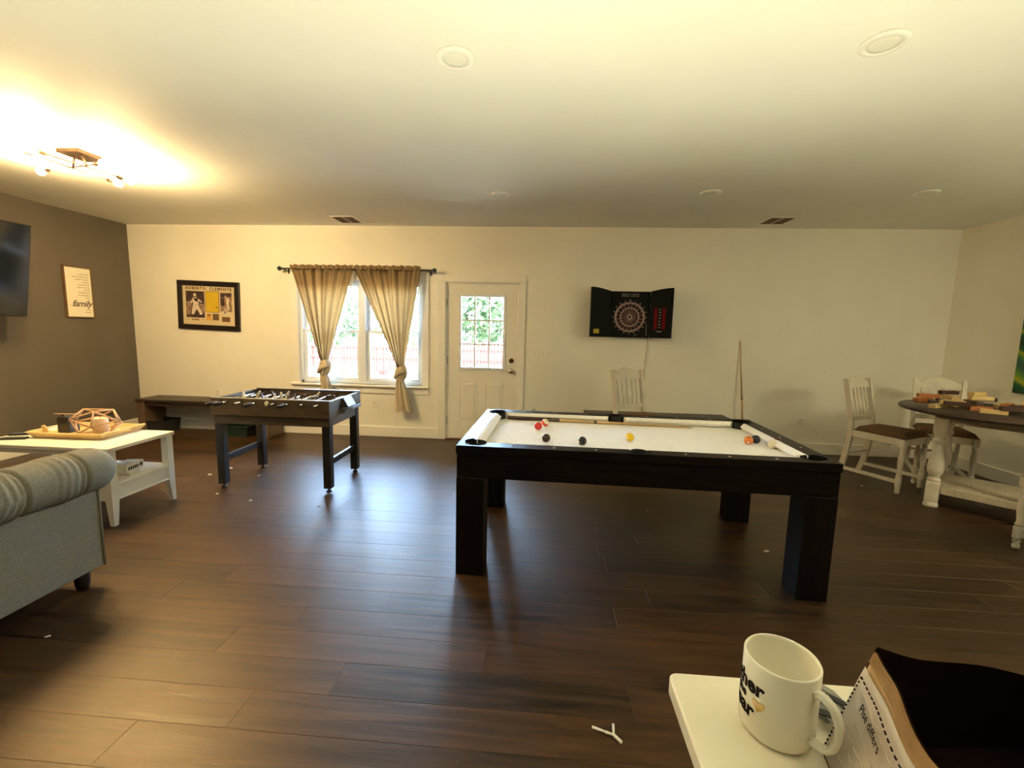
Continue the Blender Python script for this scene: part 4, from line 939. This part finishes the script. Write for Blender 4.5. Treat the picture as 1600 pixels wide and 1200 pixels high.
def make_chair():
    t = thing('dining_chair', 'x', 'chair')
    wf, wb, df, db = .205, .192, -.235, .225; sz = .53
    fl_prof = [(.014, 0), (.021, .012), (.023, .03), (.016, .045), (.022, .055), (.022, .065), (.017, .075)]
    mid_ = [(.017, .168), (.023, .178), (.023, .19), (.016, .198), (.019, .23), (.025, .29), (.026, .33), (.021, .38), (.016, .41), (.022, .42), (.022, .432), (.016, .44), (.022, .452)]
    for s in (-1, 1):
        bm = bmesh.new(); lathe(bm, fl_prof, 14); lathe(bm, [(.024, .074), (.026, .085), (.026, .158), (.024, .169)], 14); lathe(bm, mid_, 14); bx(bm, -.024, .024, -.024, .024, .45, sz - .0005, bev=.003); obj('front_leg', bm, distress_m, t, (s * wf, df, 0))
        path = [(s * wb, db + .085, 0), (s * wb, db + .050, .12), (s * wb, db + .018, .28), (s * wb, db, .45), (s * wb, db + .002, .58), (s * wb, db + .022, .72), (s * wb, db + .055, .88), (s * (wb + .004), db + .088, 1.045)]
        n_ = []
        for i in range(len(path) - 1):
            for u in (0, .5): n_.append(tuple(path[i][k] + (path[i + 1][k] - path[i][k]) * u for k in range(3)))
        n_.append(path[-1]); bm = bmesh.new(); ribbon(bm, n_, .034, .048); obj('back_post', bm, distress_m, t)
        bm = bmesh.new(); bx(bm, -.012, .012, df + .02, db + .03, .098, .132, bev=.003); obj('side_stretcher', bm, distress_m, t, (s * (wf + wb) / 2, 0, 0), (0, 0, s * .02))
        bm = bmesh.new(); bx(bm, -.012, .012, df + .026, db - .025, .462, sz, bev=.003); obj('side_rail', bm, distress_m, t, (s * (wf + wb) / 2, 0, 0), (0, 0, s * .02))
    B('front_rail', t, distress_m, -wf + .025, wf - .025, df - .014, df + .012, .462, sz, bev=.003)
    B('rear_rail', t, distress_m, -wb + .018, wb - .018, db - .012, db + .012, .462, sz, bev=.003)
    B('rear_stretcher', t, distress_m, -wb + .018, wb - .018, db + .008, db + .03, .26, .285, bev=.003)
    bm = bmesh.new()
    def cush(u, v):
        th = 2 * PI * u; k = .5 + .5 * v; 
        return None
    n = 14; V = []
    for j in range(n + 1):
        row = []
        for i in range(n + 1):
            a, b = -1 + 2 * i / n, -1 + 2 * j / n; w = (wf + .022) + ((wb + .004) - (wf + .022)) * (b + 1) / 2
            h = .062 * (1 - max(abs(a), abs(b)) ** 6) ** .5 if max(abs(a), abs(b)) < 1 else 0
            row.append(bm.verts.new((a * w, df - .026 + (db - .028 - df + .026) * (b + 1) / 2, sz + .002 + h * (.82 + .18 * (1 - a * a) * (1 - b * b)))))
        V.append(row)
    for j in range(n):
        for i in range(n): bm.faces.new((V[j][i], V[j][i + 1], V[j + 1][i + 1], V[j + 1][i])).smooth = True
    bm.faces.new([V[0][i] for i in range(n + 1)] + [V[j][n] for j in range(1, n + 1)] + [V[n][i] for i in range(n - 1, -1, -1)] + [V[j][0] for j in range(n - 1, 0, -1)])
    obj('seat', bm, seat_m, t)
    def yb_(z): return db + .002 + (.022 * (z - .58) / .14 if z < .72 else .022 + .033 * (z - .72) / .16 if z < .88 else .055 + .033 * (z - .88) / .165)
    bm = bmesh.new(); k = 16; front = []; back = []
    for i in range(k + 1):
        u = -1 + 2 * i / k; x = u * (wb - .017); top_ = 1.022 + .045 * math.cos(PI * u / 2) ** 2 - (.012 * math.exp(-((abs(u) - .86) / .12) ** 2)); bo = .945 + .008 * math.cos(PI * u / 2); bow = .012 * (1 - u * u)
        front.append((x, yb_(.98) - .010 + bow, bo, top_)); 
    va = [bm.verts.new((x, yb_(b_) - .011 + (y - yb_(.98) + .010), b_)) for x, y, b_, t_ in front]; vb = [bm.verts.new((x, yb_(t_) - .011 + (y - yb_(.98) + .010), t_)) for x, y, b_, t_ in front]
    vc = [bm.verts.new(v.co + Vector((0, .022, 0))) for v in va]; vd = [bm.verts.new(v.co + Vector((0, .022, 0))) for v in vb]
    for i in range(k):
        for q_ in ((va[i], va[i + 1], vb[i + 1], vb[i]), (vc[i], vd[i], vd[i + 1], vc[i + 1]), (vb[i], vb[i + 1], vd[i + 1], vd[i]), (va[i], vc[i], vc[i + 1], va[i + 1])): bm.faces.new(q_)
    bm.faces.new((va[0], vb[0], vd[0], vc[0])); bm.faces.new((va[k], vc[k], vd[k], vb[k])); obj('crest_rail', bm, distress_m, t)
    bm = bmesh.new(); bx(bm, -wb + .017, wb - .017, yb_(.64) - .011, yb_(.64) + .011, .615, .665, bev=.003); obj('lower_back_rail', bm, distress_m, t)
    for i in range(5):
        x = (-.134 + .067 * i); bm = bmesh.new(); ribbon(bm, [(x * .97, yb_(z) + (.010 if z > .8 else .004), z) for z in (.66, .72, .78, .84, .90, .953)], .033, .012); obj('slat', bm, distress_m, t)
    return t
ch = make_chair(); CG = 'whitewashed slat-back chairs'
def place(o, label, x, y, deg):
    o['label'] = label; o['group'] = CG; o.location = (x, y, 0); o.rotation_euler = (0, 0, math.radians(deg))
chairs = [ch] + [copy_tree(ch) for _ in range(3)]
place(chairs[0], 'whitewashed slat-back chair with brown seat left of the round table', 3.455, 4.665, 29)
place(chairs[1], 'whitewashed slat-back chair in the corner behind the round table', 4.10, 4.82, -28)
place(chairs[2], 'whitewashed chair at the right edge with only a turned front leg showing', 3.61, 3.055, 180)
place(chairs[3], 'whitewashed slat-back chair behind the pool table below the dartboard', 1.085, 4.885, 27)
bm = bmesh.new(); prism(bm, [(-.035, .052), (.033, .045), (.028, .02), (0, -.045), (-.022, .01)], -.0008, .0008, 'y')
tag(obj('white_flat_piece', bm, paper_m, None, (3.445, 4.60, .410), (0, 0, .5)), 'flat white pointed piece under the chair left of the round table', 'tag')  # flat white pointed piece below the seat

# wooden tumbling blocks heaped on the round table
KG = 'wooden blocks heaped on the round table'; bl, bw, bh = .165, .053, .034
def blk_mesh(mat, nm):
    bm = bmesh.new(); bx(bm, -bl / 2, bl / 2, -bw / 2, bw / 2, -bh / 2, bh / 2, bev=.002); bmesh.ops.recalc_face_normals(bm, faces=bm.faces); me = bpy.data.meshes.new(nm); bm.to_mesh(me); bm.free(); me.materials.append(mat); return me
BM = {'n': blk_mesh(natural_m, 'natural_block'), 'o': blk_mesh(orange_m, 'orange_block'), 'd': blk_mesh(dark_m, 'dark_block')}
tz = .8725
blocks = [('o', 3.70, 4.50, 0, 10, 0, 'orange block at the left end of the heap'), ('o', 3.76, 4.535, 1, -15, 0, 'orange block lying on top at the left end'), ('d', 3.665, 4.36, 0, 60, 0, 'short dark block left of the pale ones'),
 ('d', 3.80, 4.44, 0, 75, 0, 'dark block between orange and pale blocks at the left'), ('d', 3.93, 4.56, 2, 5, 0, 'long dark block highest at the back of the heap'), ('n', 3.93, 4.55, 0, 30, 0, 'pale block under the highest dark one'), ('n', 3.90, 4.53, 1, 95, 0, 'pale block propping the highest dark one'),
 ('n', 3.545, 4.17, 0, 25, 0, 'pale block nearest the left table leg'), ('n', 3.655, 4.185, 2, -22, 0, 'brightest pale block bridging others near the front'), ('d', 3.615, 4.10, 0, -30, 0, 'dark block under the brightest pale block'), ('n', 3.72, 4.25, 0, 12, 0, 'pale block behind the brightest one'), ('n', 3.77, 4.30, 1, 50, 0, 'pale block slanting in the middle of the heap'),
 ('o', 3.76, 4.09, 0, -8, 0, 'orange block right of the brightest pale block'), ('d', 3.80, 4.19, 0, 80, 0, 'dark block upright to the orange one mid-heap'), ('n', 3.88, 4.26, 1, 20, 0, 'pale block stacked in the middle back'), ('n', 3.885, 4.23, 0, -10, 0, 'pale block at the base of the middle back'),
 ('n', 3.97, 4.38, 0, 45, 0, 'pale block at the back right of the middle'), ('d', 4.08, 4.42, 0, -12, 0, 'dark block lying at the back right'), ('n', 3.735, 3.96, 0, -35, 0, 'pale block with its end toward the viewer at the front'), ('d', 3.815, 3.91, 0, -20, 0, 'dark block at the front edge of the table'),
 ('n', 4.01, 4.20, 0, 70, 0, 'pale block right of the middle'), ('o', 3.93, 4.08, 0, 35, 0, 'orange block at the middle right'), ('d', 3.935, 4.00, 1, 15, 0, 'dark block stacked at the right'), ('n', 4.03, 4.05, 2, 38, -.35, 'pale block stacked high at the right'), ('d', 4.10, 4.14, 1, 100, 0, 'dark block behind the high pale block at the right'), ('o', 4.06, 3.98, 0, 5, 0, 'orange block under the high pale block at the right'), ('o', 3.99, 3.87, 0, 28, 0, 'orange block at the right front'), ('n', 4.13, 4.28, 0, -40, 0, 'pale block at the far right back')]
placed = []
def corners(x, y, a, g=.002):
    c, q = math.cos(a), math.sin(a); return [Vector((x + u * (bl / 2 + g) * c - w * (bw / 2 + g) * q, y + u * (bl / 2 + g) * q + w * (bw / 2 + g) * c)) for u, w in ((-1, -1), (1, -1), (1, 1), (-1, 1))]
def hit(A, Bq):
    for P_ in (A, Bq):
        for i in range(2):
            e = P_[i + 1] - P_[i]; n_ = Vector((-e.y, e.x)); a_ = [p.dot(n_) for p in A]; b_ = [p.dot(n_) for p in Bq]
            if max(a_) <= min(b_) or max(b_) <= min(a_): return False
    return True
for k, x, y, lv, deg, tilt, lb in sorted(blocks, key=lambda q_: q_[3]):
    x, y = 3.83 + (x - 3.83) * 1.22, 4.19 + (y - 4.19) * 1.18
    cs = corners(x, y, math.radians(deg)); lev = max([L_ + 1 for c2, L_ in placed if hit(cs, c2)], default=0); placed.append((cs, lev))
    o = inst('wooden_block', BM[k], None, (x, y, tz + .0004 + bh / 2 + lev * (bh + .0006)), (0, 0, math.radians(deg))); tag(o, lb, 'block', KG)

# abstract painting on the right wall
t = thing('abstract_painting', 'green and yellow abstract canvas on the right wall at the picture edge', 'painting', (XR - .002, 4.22, 1.48))
m, n, l, b = nodes('abstract_paint'); tc = n.new('ShaderNodeTexCoord'); wv = n.new('ShaderNodeTexWave'); wv.inputs['Scale'].default_value = 1.1; wv.inputs['Distortion'].default_value = 5; wv.inputs['Detail'].default_value = 2; cr = n.new('ShaderNodeValToRGB')
cr.color_ramp.elements[0].color = (.004, .05, .02, 1); cr.color_ramp.elements[1].color = (.02, .10, .08, 1)
for p_, c_ in ((.35, (.01, .16, .04, 1)), (.55, (.45, .45, .02, 1)), (.75, (.12, .32, .03, 1))): e = cr.color_ramp.elements.new(p_); e.color = c_
mp = n.new('ShaderNodeMapping'); mp.inputs['Rotation'].default_value = (0, .9, .4); l.new(tc.outputs['Object'], mp.inputs[0]); l.new(mp.outputs[0], wv.inputs['Vector']); l.new(wv.outputs[0], cr.inputs[0]); l.new(cr.outputs[0], b.inputs['Base Color']); b.inputs['Roughness'].default_value = .6
B('canvas', t, m, -.030, -.002, -.66, .66, -.53, .53, bev=.003); B('stretcher_bar', t, white_m, -.0018, 0, -.6, .6, -.48, .48)

# ================================================================== FOREGROUND
NT = thing('side_table', 'tall white table with a rounded corner in the foreground', 'table', (.19, .60, 0)); tz = 1.0
bm = bmesh.new(); pts = []
for cx, cy_, a0 in ((.84 - .012, -.012, 0), (.012, -.012, PI / 2), (.012, -.80 + .012, PI), (.84 - .012, -.80 + .012, 3 * PI / 2)): pts += [(cx + .012 * math.cos(a0 + k * PI / 8), cy_ + .012 * math.sin(a0 + k * PI / 8)) for k in range(5)]
prism(bm, pts, .974, 1.0, 'z', bev=.0025); obj('tabletop', bm, M('cream_tabletop', (.76, .71, .57), .4, var=.02), NT)
for x in (.20, .66):
    for y in (-.62, -.16): B('leg', NT, white_m, x - .022, x + .022, y - .022, y + .022, 0, .973, bev=.003)
for y in (-.62, -.16): B('rail', NT, white_m, .222, .638, y - .012, y + .012, .90, .973, bev=.002)
# mug
MG = thing('coffee_mug', 'white mug with black lettering and a gold heart on the foreground table', 'mug', (.2985, .519, 1.0005)); mr, mh = .0412, .097
ceramic = M('white_ceramic', (.80, .76, .64), .22, var=.02)
bm = bmesh.new(); lathe(bm, [(0, .003), (.030, .003), (.032, 0), (.037, .001), (.0405, .006), (mr, .014), (mr, mh - .002), (mr - .0012, mh), (mr - .0030, mh - .001), (mr - .0036, mh - .004), (mr - .0036, .016), (mr - .009, .008), (0, .007)], 64); obj('mug_body', bm, ceramic, MG)
ha = math.radians(-62); hx, hy = math.cos(ha), math.sin(ha); bm = bmesh.new()
path = [(mr - .002 + d, z) for d, z in ((0, .080), (.010, .083), (.022, .078), (.0295, .064), (.0305, .048), (.027, .034), (.019, .024), (.009, .021), (0, .024))]
ribbon(bm, [(d * hx, d * hy, z) for d, z in path], .0115, .0075, (-hy, hx, 0)); bmesh.ops.bevel(bm, geom=[e for e in bm.edges], offset=.002, segments=2, affect='EDGES')
for f_ in bm.faces: f_.smooth = True
obj('handle', bm, ceramic, MG)
tx = M('black_letter', (.006, .004, .004), .7, spec=.1); gold = M('gold_print2', (.62, .38, .05), .35)
lc = math.radians(-178)   # lettering centred toward the left side
def wrap(z0, a0, r=mr + .0004):
    return lambda c: Vector(((r + c.z) * math.cos(a0 + c.x / r), (r + c.z) * math.sin(a0 + c.x / r), z0 + c.y))
text_mesh('mug_lettering', 'Mother', .0255, tx, MG, (0, 0, 0), (0, 0, 0), .0002, .0009, fn=wrap(.066, math.radians(-193)))
text_mesh('mug_lettering', 'of the', .0150, tx, MG, (0, 0, 0), (0, 0, 0), .0002, .0006, fn=wrap(.0500, math.radians(-196)))
text_mesh('mug_lettering', 'Year', .0255, tx, MG, (0, 0, 0), (0, 0, 0), .0002, .0009, fn=wrap(.034, math.radians(-187)))
bm = bmesh.new(); hp = [(0, -.008), (.007, -.001), (.0085, .004), (.006, .0075), (.002, .0065), (0, .004), (-.002, .0065), (-.006, .0075), (-.0085, .004), (-.007, -.001)]; fn = wrap(.047, math.radians(-147), mr)
va = [bm.verts.new(fn(Vector((x * .9, y * .9, .0008)))) for x, y in hp]; vb = [bm.verts.new(fn(Vector((x * .9, y * .9, .0003)))) for x, y in hp]; bm.faces.new(va)
for i in range(10): bm.faces.new((va[i], va[(i + 1) % 10], vb[(i + 1) % 10], vb[i]))
obj('gold_heart', bm, gold, MG)
# crumpled packet lying behind the mug
bm = bmesh.new(); rn = random.Random(4); hm = [[rn.uniform(.004, .016) for _ in range(7)] for _ in range(7)]
grid(bm, lambda u, v: Vector((.338 + .052 * u + .018 * v, .598 - .080 * v + .012 * u, 1.0015 + hm[min(6, round(v * 6))][min(6, round(u * 6))])), 6, 6, smooth=False); bmesh.ops.solidify(bm, geom=bm.faces[:], thickness=.0015)
pk_ = thing('foil_packet', 'crumpled grey packet with black stripes behind the mug', 'packet'); obj('packet_film', bm, M('grey_film', (.42, .42, .38), .35, var=.1), pk_)
for a_, b_ in (((.372, .560), (.400, .540)), ((.352, .530), (.372, .522))):
    bm = bmesh.new(); ribbon(bm, [(*a_, 1.018), ((a_[0] + b_[0]) / 2, (a_[1] + b_[1]) / 2, 1.019), (*b_, 1.0175)], .009, .002, (.4, .9, 0)); obj('black_stripe', bm, black_m, pk_)
# paper bag: four creased walls, dark inside, note on the left wall, twine handle
BGt = thing('paper_bag', 'open kraft paper bag with a white note and twine handle in the foreground', 'bag', (0, 0, 0)); zb, ztp = 1.0012, 1.118
cb = [(.338, .492), (.60, .52), (.60, .335), (.295, .315)]; ct = [(.398, .508), (.62, .47), (.60, .31), (.340, .345)]
inside_m = M('shaded_bag_inside', (.012, .0045, .0025), .9, var=.2, scale=30, spec=.1)  # maroon blackened: the shade inside the bag is in the colour
def wall(i, j, bulge, wob, seed):
    a, b, c, d = Vector((*cb[i], zb)), Vector((*cb[j], zb)), Vector((*ct[j], ztp)), Vector((*ct[i], ztp)); rn = random.Random(seed); p_ = [rn.uniform(0, 6) for _ in range(3)]
    nrm = (b - a).cross(d - a).normalized()
    def fn(u, v):
        p = a.lerp(b, u).lerp(d.lerp(c, u), v); return p + nrm * (bulge * math.sin(PI * u) * math.sin(PI * v * .8) + .002 * math.sin(9 * u + p_[0]) * v) + Vector((0, 0, wob * v * math.sin(8 * u + p_[1]) * math.sin(PI * u) + .006 * v * v * (1 - min(1, u * 6)) * (1 if i == 3 or i == 0 else 0)))
    return fn
for i in range(4):
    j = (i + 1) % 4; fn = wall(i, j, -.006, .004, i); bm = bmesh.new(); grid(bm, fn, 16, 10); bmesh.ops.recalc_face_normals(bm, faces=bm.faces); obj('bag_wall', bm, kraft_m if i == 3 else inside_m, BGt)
    if i == 3:
        f3 = fn; n_in = Vector((1, -.25, 0)).normalized()
        bm = bmesh.new(); grid(bm, lambda u, v: f3(u, v) + n_in * .0022, 16, 10); obj('shaded_inner_face', bm, inside_m, BGt)
        bm = bmesh.new(); grid(bm, lambda u, v: f3(u, .90 + .10 * v) - n_in * .0018, 16, 3); bmesh.ops.solidify(bm, geom=bm.faces[:], thickness=.0012); obj('folded_rim', bm, kraft_m, BGt)
        bm = bmesh.new(); grid(bm, lambda u, v: f3(.02 + .96 * u, .03 + .84 * v) - n_in * (.0030 + .0015 * math.sin(5 * u + 3 * v)), 20, 12); bmesh.ops.solidify(bm, geom=bm.faces[:], thickness=.0006); nt = obj('paper_note', bm, M('note_paper', (.78, .70, .62), .8, var=.04, scale=14), BGt)
        def on(u, v, k=.0062): return f3(u, v) - n_in * k
        bm = bmesh.new()
        for k in range(20):
            s_ = .06 + k * .047
            if s_ > .96: break
            for A_, B_ in (((.955 if False else .94, s_ * .82), (.94, s_ * .82 + .017)), ((1 - s_, .80), (1 - s_ - .022, .80))):
                a_, b_ = on(*A_), on(*B_); tube(bm, [a_, b_], .0009, 5)
        obj('dashed_border', bm, tx, nt)
        def lay(c): return on(.86 - c.x * 6.0, .30 + c.y * 8.0, .0058)
        def lay2(c):
            return on(max(0, min(1, .80 - c.x / .16)), max(0, min(1, .66 + c.y / .14)), .0062)
        text_mesh('handwriting', 'Plse differs', .013, tx, nt, (0, 0, 0), (0, 0, 0), 0, .0002, ax='LEFT', fn=lay2)
        bm = bmesh.new()
        for r_, (v_, st_) in enumerate(((.53, .78), (.42, .86), (.33, .70), (.22, .84), (.72, .62))):
            u_ = st_; rr_ = random.Random(r_)
            while u_ > .12:
                d_ = rr_.uniform(.02, .06); tube(bm, [on(u_, v_ + rr_.uniform(-.006, .006)), on(u_ - d_, v_ + rr_.uniform(-.006, .006))], .0006, 4); u_ -= d_ + .012
        obj('faint_writing', bm, M('grey_pencil', (.42, .37, .33), .8), nt)
bm = bmesh.new(); tube(bm, [(.402 + .19 * s, .352 + .10 * s - .02 * math.sin(PI * s), 1.098 + .030 * math.sin(PI * s) ) for s in [i / 14 for i in range(15)]], .0032, 8); obj('twine_handle', bm, M('twine', (.50, .30, .12), .8, var=.25, scale=200, bump=.4, bscale=300), BGt)
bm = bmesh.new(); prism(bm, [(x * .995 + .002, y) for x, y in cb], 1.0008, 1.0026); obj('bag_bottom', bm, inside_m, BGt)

# scraps on the floor
def scrap(label, x, y, s, seed):
    rn = random.Random(seed); n = 7; bm = bmesh.new(); top_ = []; bo = []
    for k in range(n):
        a = 2 * PI * k / n; r = s * rn.uniform(.6, 1.1); top_.append(bm.verts.new((r * math.cos(a), .6 * r * math.sin(a), s * rn.uniform(.15, .4)))); bo.append(bm.verts.new((r * math.cos(a), .6 * r * math.sin(a), 0)))
    c = bm.verts.new((0, 0, s * .35))
    for k in range(n): bm.faces.new((c, top_[k], top_[(k + 1) % n])); bm.faces.new((top_[k], bo[k], bo[(k + 1) % n], top_[(k + 1) % n]))
    bm.faces.new(bo[::-1]); tag(obj('paper_scrap', bm, paper_m, None, (x, y, .0008), (0, 0, rn.uniform(0, 6))), label, 'scrap', 'white scraps on the floor')
for i, (x, y, s, lb) in enumerate(((-3.164, 4.185, .022, 'white scrap behind the left foosball leg'), (-3.219, 3.975, .026, 'white scrap left of the foosball table near its front leg'), (-2.748, 4.02, .014, 'white scrap beside the far left foosball leg'), (-2.792, 3.521, .018, 'white scrap in front of the near left foosball leg'), (-2.423, 3.424, .016, 'white scrap on the floor between the near foosball legs'), (-1.811, 3.38, .010, 'tiny scrap in front of the right foosball leg'), (1.564, 3.025, .020, 'white scrap under the pool table beside its right leg'), (3.20, 4.55, .020, 'white scrap under the chair left of the round table'), (-2.28, 1.762, .014, 'white scrap in the shadow of the sofa'), (.897, 3.638, .008, 'tiny scrap under the middle of the pool table'))): scrap(lb, x, y, s, i)
t = thing('plastic_twig', 'white forked twig-like piece lying on the floor at the bottom', 'scrap', (.221, 1.522, .006))
for nm, a, b, r in (('stem', (0, 0, 0), (.048, -.018, .001), (.0052, .0042)), ('stem', (.046, -.017, .001), (.078, -.028, .001), (.005, .0045)), ('fork', (.076, -.027, .001), (.081, .018, .001), (.0042, .005)), ('fork', (.076, -.027, .001), (.100, -.055, .001), (.0058, .0062))):
    bm = bmesh.new(); tube(bm, [a, b], list(r), 10); obj(nm, bm, M('white_plastic', (.82, .80, .74), .4), t)
